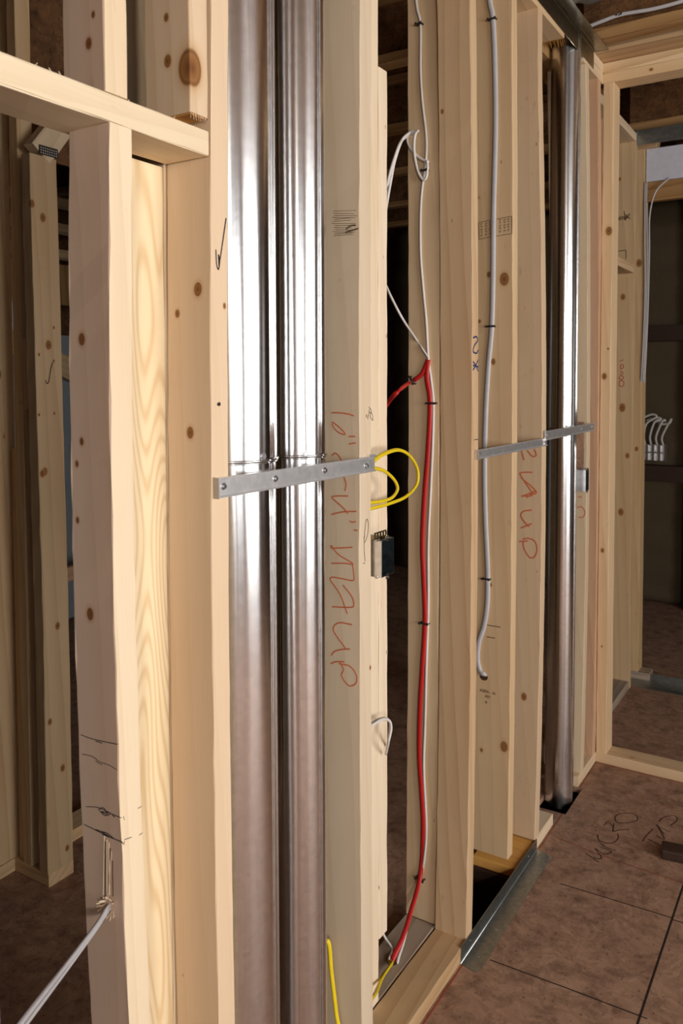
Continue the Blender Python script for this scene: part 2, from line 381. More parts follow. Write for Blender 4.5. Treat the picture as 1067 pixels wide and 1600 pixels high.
# floor sheet with the two chases cut through it (front wall line)
xs = [-4.3, -1.9, -.139, -.088, -.004, .016, .42, 1.7, 4.0]; ys = [-3.4, .99, 1.352, 1.95, 2.27, 2.695, 2.9, 4.6, 6.6]
def solid(i, j):
    x0, x1, y0, y1 = xs[i], xs[i+1], ys[j], ys[j+1]
    if x0 >= -.14 and x1 <= -.003 and (y0, y1) == (1.95, 2.27): return False
    if x0 >= -.09 and x1 <= .017 and (y0, y1) == (2.695, 2.9): return False
    if x0 >= -.09 and x1 <= -.003 and (y0, y1) == (.99, 1.352): return False
    return True
V = {}
def gv(i, j, z):
    if (i, j, z) not in V:
        jx = 0
        V[(i, j, z)] = fl.verts.new((xs[i]+jx, ys[j], z))
    return V[(i, j, z)]
T0 = -.019
nx, ny = len(xs)-1, len(ys)-1
for i in range(nx):
    for j in range(ny):
        if not solid(i, j): continue
        fl.faces.new((gv(i, j, 0), gv(i+1, j, 0), gv(i+1, j+1, 0), gv(i, j+1, 0)))
        fl.faces.new((gv(i, j+1, T0), gv(i+1, j+1, T0), gv(i+1, j, T0), gv(i, j, T0)))
        for (a, b, di, dj) in (((i, j), (i+1, j), 0, -1), ((i+1, j), (i+1, j+1), 1, 0), ((i+1, j+1), (i, j+1), 0, 1), ((i, j+1), (i, j), -1, 0)):
            ii, jj = i+di, j+dj
            if not (0 <= ii < nx and 0 <= jj < ny) or not solid(ii, jj):
                fl.faces.new((gv(*a, 0), gv(*a, T0), gv(*b, T0), gv(*b, 0)))
floor = mesh_obj('floor', fl, M['osb_floor']); setp(floor, kind='structure', label='brown oriented strand board subfloor with two cut chases')
# panel joints and a red chalk line on the subfloor
def fribbon(name, pts, w, mat):
    bm = bmesh.new(); tube(bm, [Vector((a, b, .0006)) for a, b in pts], w/2, .0004, flat=(0, 0, 1), n=6); return mesh_obj(name, bm, M[mat], floor)
fribbon('panel_joint', [(.427, -1), (.426, 1.4), (.424, 2.0), (.424, 2.46), (.422, 4.0)], .005, 'seam')
fribbon('panel_joint', [(.06, 1.905), (.25, 1.912), (.44, 1.916)], .0035, 'seam')
fribbon('panel_joint', [(.117, 2.31), (.3, 2.317), (.424, 2.321)], .0035, 'seam')
fribbon('panel_joint', [(.424, 2.315), (1.2, 2.30)], .0035, 'seam')
fribbon('chalk_line', [(.02, 2.545), (.16, 2.52), (.424, 2.50), (.9, 2.47)], .003, 'chalk')
fribbon('chalk_line', [(.006, .3), (.007, 1.85)], .004, 'chalk'); fribbon('chalk_line', [(.006, 2.45), (.006, 2.69)], .003, 'chalk'); fribbon('chalk_line', [(.006, 2.9), (.005, 3.13), (.7, 3.132)], .003, 'chalk')
strokes('pencil_writing', floor, 2, 0, [
    [(936, 1348), (915, 1333)], [(928, 1339), (932, 1342), (940, 1340), (930, 1326), (944, 1335), (956, 1330), (938, 1324)],   # M
    [(962, 1329), (947, 1324), (938, 1318)],                                                        # I
    [(934, 1304), (935, 1312), (944, 1317), (958, 1317), (966, 1310), (965, 1303)],                 # C
    [(957, 1299), (958, 1292), (950, 1285), (943, 1290)], [(958, 1300), (968, 1297), (984, 1296)], [(959, 1287), (958, 1300)],  # R
    [(967, 1272), (961, 1277), (964, 1285), (978, 1286), (994, 1283), (996, 1277), (988, 1271), (974, 1271), (967, 1272)],   # O
    [(1020, 1296), (1010, 1306), (1004, 1315)], [(1012, 1311), (1034, 1322)],                       # T
    [(1025, 1306), (1038, 1311), (1026, 1289), (1037, 1303)], [(1029, 1292), (1047, 1300)],
    [(1029, 1284), (1038, 1277), (1054, 1275), (1058, 1282), (1048, 1290)]],
    .003, 'pencil', 1, lift=.0008)
# under the floor: closed dark box added to keep light out of the chases
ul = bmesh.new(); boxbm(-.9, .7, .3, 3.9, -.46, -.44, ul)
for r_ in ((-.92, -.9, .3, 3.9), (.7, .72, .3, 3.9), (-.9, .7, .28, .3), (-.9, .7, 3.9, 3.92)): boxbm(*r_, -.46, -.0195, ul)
c_ = mesh_obj('void_box', ul, M['void']); recenter(c_); setp(c_, kind='structure', label='closed dark box added under the floor to keep the chases black')
# ceiling deck, outer walls
def struct_box(name, r, mat, label):
    return block(name, r, mat, kind='structure', label=label)
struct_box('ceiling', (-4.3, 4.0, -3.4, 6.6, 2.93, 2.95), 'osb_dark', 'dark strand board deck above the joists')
def wallwin(name, axis, v, th, a0, a1, holes, mat, label):
    """wall of a slab with rectangular window holes; axis 0: plane x=v running along y; axis 1: plane y=v running along x"""
    bm = bmesh.new(); cuts = sorted(set([a0, a1]+[h[0] for h in holes]+[h[1] for h in holes]))
    for p, q in zip(cuts[:-1], cuts[1:]):
        hs = [h for h in holes if h[0] <= p and h[1] >= q]
        zs = [(0, 2.93)] if not hs else [(0, hs[0][2]), (hs[0][3], 2.93)]
        for z0, z1 in zs:
            if axis == 0: boxbm(v, v+th, p, q, z0, z1, bm)
            else: boxbm(p, q, v, v+th, z0, z1, bm)
    bmesh.ops.remove_doubles(bm, verts=bm.verts, dist=1e-5)
    o = mesh_obj(name, bm, M[mat]); recenter(o); setp(o, kind='structure', label=label); return o
wallwin('wall_right', 0, 3.6, .1, -3.3, 6.5, [(-2.2, -.8, .75, 2.25), (-.2, 2.2, .75, 2.25), (3.4, 4.4, .9, 2.1)], 'wall_pale', 'pale outer wall with window openings')  # nearest opening is added for the fill light
wallwin('wall_rear', 1, -3.1, .1, -4.2, 3.6, [(1.85, 3.15, .95, 2.25)], 'osb_floor', 'brown outer wall behind the room')
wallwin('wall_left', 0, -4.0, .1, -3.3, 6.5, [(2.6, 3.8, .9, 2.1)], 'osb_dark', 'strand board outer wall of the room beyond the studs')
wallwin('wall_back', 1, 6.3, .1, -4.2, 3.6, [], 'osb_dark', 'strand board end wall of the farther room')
struct_box('wall_light_block', (.0005, .0125, -3.1, .545, .0, 2.93), 'white_board', 'unseen pale board added to block light from the room at the left')  # unseen board added to keep light off the left background
def window(name, axis, v, a0, a1, z0, z1):
    e = bpy.data.objects.new(name, None); SC.collection.objects.link(e)
    e.location = (v, (a0+a1)/2, z0) if axis == 0 else ((a0+a1)/2, v, z0); setp(e, kind='structure', label='bare window opening with a wooden frame')
    bm = bmesh.new()
    for r in ((a0, a1, z0, z0+.05), (a0, a1, z1-.05, z1), (a0, a0+.05, z0+.05, z1-.05), (a1-.05, a1, z0+.05, z1-.05), ((a0+a1)/2-.02, (a0+a1)/2+.02, z0+.05, z1-.05)):
        if axis == 0: boxbm(v-.03, v+.07, r[0], r[1], r[2], r[3], bm)
        else: boxbm(r[0], r[1], v-.03, v+.07, r[2], r[3], bm)
    mesh_obj('window_frame', bm, M['warm'], e)
window('window_1', 0, 3.63, -.2, 2.2, .75, 2.25); window('added_window', 0, 3.63, -2.2, -.8, .75, 2.25); window('window_2', 0, 3.63, 3.4, 4.4, .9, 2.1); window('window_3', 1, -3.08, 1.85, 3.15, .95, 2.25); window('window_4', 0, -3.97, 2.6, 3.8, .9, 2.1)  # the near right frame is added around the fill light

# ================================================================== floor joists overhead
def ijoist(y, x0, x1, label, group, zb=2.66, z1=2.926):
    e = bpy.data.objects.new('floor_joist', None); SC.collection.objects.link(e); e.location = ((x0+x1)/2, y, zb); setp(e, label, 'joist', group)
    board('bottom_flange', (x0, x1), (y-.032, y+.032), (zb, zb+.038), 'amber', axis='x', parent=e)
    board('top_flange', (x0, x1), (y-.032, y+.032), (z1-.038, z1), 'amber', axis='x', parent=e)
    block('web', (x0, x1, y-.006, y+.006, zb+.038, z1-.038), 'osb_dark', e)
    return e
for y, z in ((-.55, 2.66), (.2, 2.66), (.95, 2.66), (1.85, 2.66)):
    ijoist(y, -.01, 3.58, 'wooden joist over the room, out of frame above the camera side', 'joists over the camera side of the room', z)
near_joist = ijoist(2.952, -.02, 3.58, 'wooden floor joist just above the corner header, grey cable stapled along it', None)
ijoist(4.11, -.12, 3.58, 'dark floor joist seen under the corner header, above the steel track of the farther doorway', None)
ijoist(5.2, -.1, 3.58, 'wooden joist over the farther dark room', None)
for i, y in enumerate((2.75, 3.50, 4.22, 5.0, 5.62)):
    ijoist(y, -3.98, -.20, ['nearest joist seen through the gap behind the red cable', 'second joist up the dark gap behind the white cables', 'third joist up the dark gap behind the white cables',
                    'fourth joist up the dark gap behind the white cables', 'farthest joist in the dark gap behind the white cables'][i], 'joists over the dark room behind the wall', 2.66)
for y in (.3, 1.1, 1.95):
    ijoist(y, -3.98, -.20, 'joist over the left room hidden high above the near studs', 'joists high over the left room', 2.66)

# ================================================================== the stud wall, front row
ink = dict()
def kn(ax, v, lst): return [(on(ax, v, a, b), r) for a, b, r in lst]
# A: near left stud, cut by the horizontal sill board
oA = (-.0395, .75, 0)
mA = wood_knots('pinkish_spruce_stud', (236, 212, 176), (204, 172, 132), kn(1, .731, [(126, 530, .006), (127, 690, .0035), (139, 960, .006), (119, 725, .003), (120, 813, .003)]), (oA[0], oA[1], -.01), ring=.25, patina=(228, 216, 222), seed=1, rndknots=False, dirt=.1, blotch=.2)
bA = bow3([(171.5, 250), (177.5, 900), (203, 1600)], 0, .731, -.01)
stA = board('wall_stud', (-.079, 0), (.731, .769), (-.01, 1.810), mA, 'pinkish grey stud at the left with a splintered cable hole near its foot', bow=bA, rag=.0011)
mA2 = wood_knots('pinkish_cripple_stud', (234, 208, 170), (200, 168, 128), kn(1, .731, [(146, 23, .003), (139, 68, .005), (172, 13, .004)]), (oA[0], oA[1], 1.847), ring=.25, patina=(228, 216, 222), seed=1, rndknots=False, dirt=.15)
board('cripple_stud', (-.079, 0), (.731, .769), (1.847, ZT), mA2, 'short pinkish stud on the horizontal board above the stud with the cable hole')
# horizontal board between A and C
sill = board('rough_sill', (-.089, 0), (-.6, .926), (1.810, 1.846), wood('sill_lumber', (232, 208, 170), (200, 162, 112), ring=.2, seed=2, rndknots=False, dirt=.2, knots=[(-.005, .0, 1.44, .004)]),
             'horizontal pale board crossing the upper left, nailed into the side of the tall stud', 'board', axis='y', rag=.0011)
bm = bmesh.new()
for k in range(16):
    y = random.uniform(.55, .9); x = -.089+random.uniform(0, .085); p = Vector((x if k % 3 else -.002, y, 1.8465))
    tube(bm, [p, p+Vector((random.uniform(-.003, .003), random.uniform(-.004, .004), random.uniform(.001, .004)))], .0005, n=5)
mesh_obj('wood_fuzz', bm, M['wood'], sill)
# B : flat stud in the back row beside C
board('corner_backing_stud', (-.131, -.093), (.840, .9272), (-.02, 1.806), wood('arched_grain_spruce', (240, 214, 168), (206, 166, 112), ring=.55, arch=True, seed=4, ringscale=13, rndknots=False, dirt=.05),
      'pale yellow stud with arched grain turned flat, set back behind the pinkish stud', bow=bow3([(217, 300), (219, 800), (244, 1600)], -.093, .872-.002, 0) if False else None)
# cripple beside C above the board
mCr = wood_knots('knotty_cripple_lumber', (222, 190, 152), (186, 146, 104), kn(1, .888, [(253, 5, .004), (260, 46, .0042), (262, 114, .0062)])+[(Vector((-.004, .893, 1.91)), .017)], (-.0445, .907, 1.847), ring=.3, seed=6, rndknots=False)
crp = board('cripple_stud', (-.089, 0), (.888, .926), (1.864, ZT), mCr, 'short knotty stud on the right end of the horizontal board beside the tall stud')
block('sawn_end', (-.086, -.003, .891, .923, 1.862, 1.8645), 'ochre', crp)
bm = bmesh.new()
for k in range(14):
    p = Vector((-.001-.002*(k % 2), .890+.0025*k, 1.866)); tube(bm, [p, p+Vector((.001, random.uniform(-.002, .002), -random.uniform(.004, .012)))], .0009, .0004, n=5)
mesh_obj('torn_splinters', bm, M['wood'], crp)
block('gap_filler', (-.089, -.04, .888, .926, 1.8465, 1.861), 'wood', label='wood filler added in the gap under the short knotty stud on the horizontal board', cat='gap_filler')  # added filler closing the gap below the short stud
# C: tall king stud
oC = (-.0445, .948, -.02)
mC = wood_knots('creamy_king_stud', (226, 194, 156), (196, 158, 114), kn(1, .928, [(309, 452, .0075), (277, 490, .0042), (298, 676, .006), (285, 1525, .002)])+kn(0, 0, [(351, 478, .003)]), oC, ring=.12, seed=7, rndknots=False, dirt=.05, blotch=.2)
stC = board('wall_stud', (-.089, 0), (.928, .967), (-.02, ZT), mC, 'tall pale stud with a black tick mark, left of the near shiny ducts', bow=bow3([(330, 100), (330.5, 700), (342, 1600)], 0, .928, -.02))
# side piece right behind C: back row stud next to the ducts
board('wall_stud', (-.181, -.092), (.928, .966), (.038, ZT), 'wood', 'shaded back row stud hidden behind the tall stud left of the ducts')
# D
oD = (-.0445, 1.3835, -.02)
mD = wood_knots('greyish_spruce_stud', (214, 190, 158), (186, 154, 116), kn(1, 1.365, [(531, 170, .0035), (551, 664, .003), (546, 752, .004), (558, 890, .004), (549, 976, .005), (553, 12, .003), (555, 290, .0025)])+kn(0, 0, [(577, 1044, .003), (571, 650, .002)]), oD, ring=.22, seed=8, rndknots=False, dirt=.1)
stD = board('wall_stud', (-.089, 0), (1.365, 1.409), (-.02, ZT), mD, 'stud right of the shiny ducts with orange handwriting down its side', bow=bow3([(562.5, 100), (562, 700), (566, 1590)], 0, 1.365, -.02))
# E front and E back
mE = wood_knots('brown_grained_stud', (206, 170, 128), (172, 130, 88), kn(1, 1.9, [(693, 890, .005), (688, 1097, .005), (701, 589, .005), (718, 453, .004), (690, 460, .003), (691, 173, .004), (690, 59, .004), (718, 758, .0042)]), (-.0445, 1.919, .04), ring=.5, seed=9, rndknots=False, ringscale=16, dirt=.2)
stE = board('wall_stud', (-.089, 0), (1.900, 1.939), (.038, ZT), mE, 'brown grained stud with a blue marker scribble on its narrow edge', bow=bow3([(734.5, 10), (738, 600), (728.5, 1455)], 0, 1.900, .038))
mEb = wood_knots('pale_back_stud', (216, 184, 142), (188, 148, 102), kn(1, 1.9, [(671, 268, .003), (655, 155, .003)]), (-.137, 1.919, .04), ring=.3, seed=10, dirt=.15, rndknots=False)
stEb = board('wall_stud', (-.182, -.092), (1.900, 1.938), (.038, ZT), mEb, 'back row stud with the red and white cables stapled down its side', bow=bow3([(686, 10), (686, 700), (681, 1440)], -.092, 1.900, .038))
# F
mF = wood_knots('tan_stud_stamped', (214, 178, 132), (180, 138, 90), kn(1, 2.2, [(788, 435, .012), (764, 428, .006), (749, 501, .004), (770, 564, .006), (777, 307, .005), (753, 245, .004), (766, 913, .004), (788, 1165, .011), (753, 1170, .006), (766, 1309, .005), (749, 308, .007)]), (-.0695, 2.219, .1), ring=.25, seed=11, rndknots=False)
stF = board('wall_stud', (-.139, 0), (2.200, 2.239), (.098, ZT), mF, 'tan stud with a stamped grade mark and a grey cable stapled down its side', bow=bow3([(800, 5), (801, 600), (794, 1300)], 0, 2.200, .098))
# G
mG = wood_knots('stained_tan_stud', (212, 178, 138), (180, 138, 96), kn(1, 2.45, [(815, 213, .007), (829, 578, .008), (829, 551, .004), (818, 1088, .008), (844, 750, .007), (814, 337, .005), (833, 370, .003), (831, 944, .003), (819, 480, .003)]), (-.0695, 2.467, .04), ring=.2, seed=12, rndknots=False, dirt=.5)
stG = board('wall_stud', (-.139, 0), (2.448, 2.487), (.038, ZT), mG, 'stained stud just left of the single far duct with faint orange handwriting', bow=bow3([(838.5, 40), (847, 500), (844, 980), (836, 1300)], 0, 2.448, .038))
# H, I
mH = wood_knots('pale_stud_far', (210, 184, 148), (180, 146, 106), kn(1, 2.95, [(907, 163, .005), (907, 178, .003), (912, 519, .006), (913, 618, .005), (918, 700, .004)]), (-.0695, 2.99, .04), ring=.25, seed=13, rndknots=False)
stH = board('wall_stud', (-.139, 0), (2.958, 2.996), (.038, ZT), mH, 'pale stud just right of the single far duct with a small metal box on it', bow=bow3([(916, 150), (918, 600), (908, 1190)], 0, 2.958, .038))
mI = wood_knots('reddish_corner_stud', (206, 160, 122), (170, 118, 80), kn(1, 3.1, [(929, 565, .012), (925, 128, .005), (928, 816, .010), (923, 981, .008)]), (-.0445, 3.119, .04), ring=.4, seed=14, rndknots=False)
board('wall_stud', (-.089, 0), (3.100, 3.138), (.038, ZT), mI, 'reddish stud in the corner with ringed knots, left of the corner post', bow=bow3([(934.5, 150), (935, 600), (926, 1180)], 0, 3.100, .038))

# back row boards right of D
board('wall_stud', (-.182, -.092), (1.553, 1.5965), (.038, ZT), wood('pale_back_row_stud', (234, 210, 176), (204, 168, 124), ring=.2, seed=15, rndknots=False), 'pale back row stud showing as a thin strip beside the handwritten stud')
P3 = board('jack_stud', (-.182, -.092), (1.5985, 1.6375), (.182, 2.172), wood('pale_jack_stud_lumber', (236, 212, 180), (204, 168, 124), ring=.2, seed=16, rndknots=False), 'short pale stud whose top and foot both stop short, right of the metal outlet box', rag=.001)
# more back row studs to the far side and plates
board('bottom_plate', (-.181, -.0925), (1.42, 1.90), (0, .038), 'grey', 'weathered grey plate on the floor behind the front plate, cables passing down through it', 'plate', axis='y')
board('bottom_plate', (-.181, -.1325), (.80, 1.0), (0, .038), 'grey', 'hidden back plate under the flat stud left of the ducts', 'plate', axis='y')
board('bottom_plate', (-.0885, 0), (1.411, 1.938), (0, .038), wood('front_plate_lumber', (196, 158, 112), (160, 116, 70), ring=.5, seed=17, knots=[(.015, 0, .33, .007), (-.03, .0, .28, .004), (.02, 0, .1, .005)], rndknots=False), 'knotty plate lying on the floor between the handwritten stud and the steel angle', 'plate', axis='y')
board('bottom_plate', (-.089, 0), (2.440, 2.608), (0, .038), 'wood', 'short stub of floor plate under the stud left of the far duct', 'plate', axis='y')
board('bottom_plate', (-.089, 0), (2.904, 3.138), (0, .038), 'wood', 'short floor plate running from the far duct hole into the corner', 'plate', axis='y')
# top plates
board('top_plate', (-.089, 0), (1.36, 2.654), (ZT, 2.617), 'warm', 'lower top plate over the studs, sawn off ragged above the far duct', 'plate', axis='y')
board('top_plate', (-.089, 0), (-.6, .975), (ZT, 2.617), 'warm', 'lower top plate above the near studs, out of the picture', 'plate', axis='y')
board('top_plate', (-.089, 0), (2.880, 3.138), (ZT, 2.617), 'wood', 'lower top plate between the far duct and the corner', 'plate', axis='y')
board('top_plate', (-.089, -.002), (1.36, 2.652), (2.618, 2.655), 'warm', 'upper top plate mostly hidden behind the overhead steel angle', 'plate', axis='y')
board('top_plate', (-.089, 0), (2.99, 3.138), (2.618, 2.655), 'wood', 'end of the upper top plate showing past the overhead steel angle in the corner', 'plate', axis='y')
board('top_plate', (-.181, -.0925), (1.36, 3.138), (ZT, 2.617), 'amber', 'top plate of the back row crossing the dark gap at the top', 'plate', axis='y')
# splinters where the plate was sawn above the far duct
bm = bmesh.new()
for k in range(26):
    x = -.088+k*.0034; p = Vector((x, 2.646, 2.582)); h = random.uniform(.006, .026)
    tube(bm, [p, p+Vector((0, random.uniform(.006, .016), -h*.5)), p+Vector((random.uniform(-.002, .002), random.uniform(.012, .02), -h))], .0018, .0006, n=5)
o = mesh_obj('torn_splinters', bm, M['ochre']); recenter(o); o.parent = bpy.data.objects['top_plate']; o.matrix_parent_inverse = o.parent.matrix_basis.inverted()

# low cross block under F (amber wood lying in the chase) and joist side in the chase
board('blocking', (-.137, -.005), (2.262, 2.438), (.001, .030), wood('orange_block_lumber', (226, 160, 70), (190, 120, 40), seed=41), 'amber block in the floor chase between the tan stud and the stained stud', 'block', axis='x')
board('rim_block', (-.137, -.005), (2.252, 2.2612), (-.2, .0), 'darkred', 'dark block edge hanging below the floor in the near chase', 'block', axis='x')

# ================================================================== perpendicular wall at the corner
PY = 3.138
board('corner_post', (.0015, .0405), (PY, PY+.089), (.038, ZT), wood_knots('warm_corner_post', (224, 188, 142), (190, 146, 98), kn(1, PY, [(951, 361, .011), (939, 206, .004), (944, 588, .008), (952, 1035, .007), (941, 860, .006), (940, 1010, .003), (950, 545, .003)]), (.021, PY+.0445, .038), seed=18, rndknots=False),
      'warm coloured post at the corner of the room, right end of the stud wall', 'post', bow=bow3([(940, 150), (939, 600), (931, 1170)], 0, PY, .038) if False else None)
board('bottom_plate', (.0005, 2.2), (PY, PY+.089), (0, .038), wood('threshold_lumber', (212, 178, 136), (180, 138, 92), seed=19, knots=[(-.01, -.02, .13, .009), (.01, .02, .75, .01)]), 'floor plate running right from the corner across the doorway', 'plate', axis='x')
board('header_beam', (.0005, 2.2), (PY, PY+.089), (2.5795, 2.617), wood('header_lower_ply', (226, 192, 146), (186, 140, 88), seed=20, knots=[(0, -.044, .17, .005)]), 'lower board of the overhead header running right from the corner', 'beam', axis='x')
board('header_beam', (.0005, 2.2), (PY, PY+.089), (2.6175, 2.655), wood('header_upper_ply', (226, 194, 150), (176, 130, 76), ring=.6, seed=21), 'middle board of the overhead header running right from the corner', 'beam', axis='x')
board('header_beam', (-.085, 2.2), (3.03, PY+.05), (2.656, 2.694), wood('header_top_ply', (196, 158, 112), (150, 106, 62), ring=.5, seed=22, knots=[(.0, -.045, .16, .008)]), 'top board of the overhead header, darker with knots', 'beam', axis='x')

# ================================================================== steel angles
def angle_iron(name, pts_v, pts_h, mat, label, th=.0016):
    """two flanges sharing a fold; each flange is a quad given by world corners, thickened"""
    bm = bmesh.new()
    for q, n in ((pts_v, Vector((1, 0, 0))), (pts_h, Vector((0, 0, 1)))):
        a = [bm.verts.new(Vector(p)) for p in q]; b = [bm.verts.new(Vector(p)+n*th) for p in q]
        bm.faces.new(list(reversed(a))); bm.faces.new(b); k = len(q)
        for i in range(k): bm.faces.new((a[i], a[(i+1) % k], b[(i+1) % k], b[i]))
    bmesh.ops.recalc_face_normals(bm, faces=bm.faces)
    o = mesh_obj(name, bm, M[mat]); recenter(o); setp(o, label, 'steel angle'); return o
ag = angle_iron('steel_angle', [(.0005, 1.850, .0008), (.0005, 2.440, .0008), (.0005, 2.440, .036), (.0005, 1.856, .044)],
           [(.0005, 1.850, .0008), (.044, 1.845, .0008), (.053, 1.856, .0008), (.053, 2.425, .0008), (.0005, 2.440, .0008)], 'angle', 'grey green steel angle on the floor bridging the chase in the plate')
bm = bmesh.new(); tube(bm, [Vector((.002, 1.85, .002)), Vector((.002, 2.44, .002))], .0016, n=8); mesh_obj('folded_corner', bm, M['strap'], ag, True)
for p in ((.03, 1.90, .0024), (.03, 2.02, .0024)): screw(Vector(p), (0, 0, 1), ag, .002)
for p in ((.0021, 1.91, .028), (.0021, 2.36, .022)): screw(Vector(p), (1, 0, 0), ag, .002)
at = angle_iron('steel_angle', [(.0005, 1.2, 2.606), (.0005, 3.0, 2.590), (.0005, 3.0, 2.6545), (.0005, 1.2, 2.6545)],
           [(.0005, 1.2, 2.656), (.048, 1.2, 2.656), (.048, 3.028, 2.656), (.0005, 3.0, 2.656)], 'angle_dark', 'olive steel angle overhead, running along the top of the stud wall to the corner')
bm = bmesh.new(); tube(bm, [Vector((.0035, 1.2, 2.654)), Vector((.0035, 3.0, 2.653))], .0022, n=8); mesh_obj('folded_corner', bm, M['angle_dark'], at, True)
bm = bmesh.new(); tube(bm, [Vector((.016, 1.2, 2.6545)), Vector((.016, 2.95, 2.6545))], .0014, n=8); mesh_obj('pressed_rib', bm, M['angle_dark'], at, True)

# ================================================================== ducts
def duct(name, c, r, z0, zj, z1, label, seam_ang, ph=0, wob=.0016, lean=None, rlow=.97):
    e = bpy.data.objects.new(name, None); SC.collection.objects.link(e); e.location = (c[0], c[1], z0); setp(e, label, 'duct')
    lean = lean or (lambda z: (0, 0))
    def sect(nm, za, zb, rr, mat, n=128, wobf=1.0, top_rag=0):
        bm = bmesh.new(); rings = []; m = max(8, int((zb-za)/.03))
        for i in range(m+1):
            z = za+(zb-za)*i/m; ring = []; lx, ly = lean(z)
            for k in range(n):
                a = 2*math.pi*k/n
                d = wob*wobf*(math.sin(2*a+ph+z*1.1)*.55+math.sin(3*a+1.3*ph+z*2.3)*.32+math.sin(5*a-z*3.1+ph)*.16+math.sin(7*a+z*1.7)*.10)
                edge = min(1, min(abs(z-zj), abs(z-zb), abs(z-za))/.12); d *= .35+.65*edge
                rad = rr+d; ring.append(bm.verts.new((c[0]+lx+rad*math.cos(a), c[1]+ly+rad*math.sin(a), z)))
            rings.append(ring)
        for i in range(m):
            for k in range(n): bm.faces.new((rings[i][k], rings[i][(k+1) % n], rings[i+1][(k+1) % n], rings[i+1][k]))
        return mesh_obj(nm, bm, M[mat], e, True)
    sect('upper_pipe', zj, z1, r, 'duct'); sect('lower_pipe', z0, zj+.005, r*rlow, 'duct')
    # rolled bead and crimped collar at the joint
    bm = bmesh.new(); lx, ly = lean(zj)
    for (dz, rr, tr) in ((0, r+.0006, .0022), (-.004, r*.985, .0016)):
        P = [Vector((c[0]+lx+rr*math.cos(a), c[1]+ly+rr*math.sin(a), zj+dz)) for a in [2*math.pi*k/64 for k in range(65)]]
        tube(bm, P, tr, n=8)
    mesh_obj('rolled_bead', bm, M['duct_seam'], e, True)
    for nm, za, zb, rr in (('upper_seam', zj+.004, z1, r), ('lower_seam', z0, zj-.006, r*rlow)):
        bm = bmesh.new(); seg = 20
        for da, rd in ((0, .0012), (.07, .0006), (-.07, .0006)):
            P = [Vector((c[0]+lean(za+(zb-za)*i/seg)[0]+(rr+rd)*math.cos(seam_ang+da), c[1]+lean(za+(zb-za)*i/seg)[1]+(rr+rd)*math.sin(seam_ang+da), za+(zb-za)*i/seg)) for i in range(seg+1)]
            tube(bm, P, .0012 if da else .0022, n=6)
        mesh_obj(nm, bm, M['duct_seam'], e, True)
    return e
def cdir(c): return math.atan2(CAM.y-c[1], CAM.x-c[0])
c1 = (-.078, 1.069); c2 = (-.052, 1.2277); c3 = (-.045, 2.8228)
d1 = duct('round_duct', c1, .0755, -.43, on(0, -.02, 400, 719).z, 2.62, 'wide bright galvanized duct, left one of the near pair behind the strap', cdir(c1)+math.radians(60), .4)
d2 = duct('round_duct', c2, .0505, -.43, on(0, -.01, 460, 716).z, 2.62, 'narrower bright galvanized duct, right one of the near pair behind the strap', cdir(c2)+math.radians(50), 2.1, .0012)
z_top3 = on(0, -.02, 880, 62).z+.03
d3 = duct('round_duct', c3, .0505, -.30, on(0, c3[0], 880, 668).z, 2.66, 'single galvanized duct at the far right, its foot in a hole in the floor', cdir(c3)+math.radians(62), 1.2, .001, lean=lambda z: (0, (z-1.45)*.0 + (.0 if z > .4 else (z-.4)*.02)))
for px, py, c, r, e in ((411, 713, c1, .0755, d1), (477, 709, c2, .0505, d2), (517, 701, c2, .05, d2)):
    d = ray(px, py); # point of the duct surface met by this direction
    o2 = Vector((CAM.x-c[0], CAM.y-c[1])); dv = Vector((d.x, d.y)); a_ = dv.dot(dv); b_ = 2*o2.dot(dv); q_ = o2.dot(o2)-r*r; disc = b_*b_-4*a_*q_
    if disc < 0: continue
    t = (-b_-math.sqrt(disc))/(2*a_); P = CAM+d*t; screw(P, (P.x-c[0], P.y-c[1], 0), e, .004)

# ================================================================== duct straps
def flatbar(name, A, B, h, label, th=.0015, lip=.006):
    """pressed strap with rolled upper and lower lips from A to B (points at its lower edge), standing on the stud edges"""
    bm = bmesh.new(); A = Vector(A); B = Vector(B); x = Vector((1, 0, 0)); u = Vector((0, 0, 1))
    prof = [(.0, 0), (lip, 0), (lip, .0012), (.0022, .003), (.0022, h-.003), (lip, h-.0012), (lip, h), (0, h)]
    rings = [[bm.verts.new(P+x*a+u*b) for a, b in prof] for P in (A, A.lerp(B, .33), A.lerp(B, .66), B)]
    for i in range(3):
        for k in range(8): bm.faces.new((rings[i][k], rings[i][(k+1) % 8], rings[i+1][(k+1) % 8], rings[i+1][k]))
    bm.faces.new(list(reversed(rings[0]))); bm.faces.new(rings[-1]); bmesh.ops.recalc_face_normals(bm, faces=bm.faces)
    o = mesh_obj(name, bm, M['strap']); recenter(o); setp(o, label, 'metal strap', 'duct straps'); o.pop('group', None); return o
st1 = flatbar('duct_strap', (.0012, .930, 1.302), (.0012, 1.412, 1.297), .0305, 'bright metal strap screwed across the near pair of ducts')
for px, py in ((349, 760), (430, 748), (507, 735), (572, 728)): screw(on(0, .0036, px, py), (1, 0, 0), st1, .0036)
block('folded_tab', (.001, .012, .928, .9305, 1.302, 1.334), 'strap', st1); block('folded_tab', (-.002, .0075, 1.385, 1.412, 1.3278, 1.3312), 'strap', st1)
st2 = flatbar('duct_strap', (.0012, 1.930, 1.2755), (.0012, 2.500, 1.272), .0245, 'grey metal strap between the blue-marked stud and the stud left of the far duct')
block('folded_tab', (.0012, .013, 1.9275, 1.9305, 1.2755, 1.301), 'strap', st2); screw(on(0, .0036, 748, 709), (1, 0, 0), st2, .0034); screw(Vector((.0036, 2.47, 1.285)), (1, 0, 0), st2, .003)
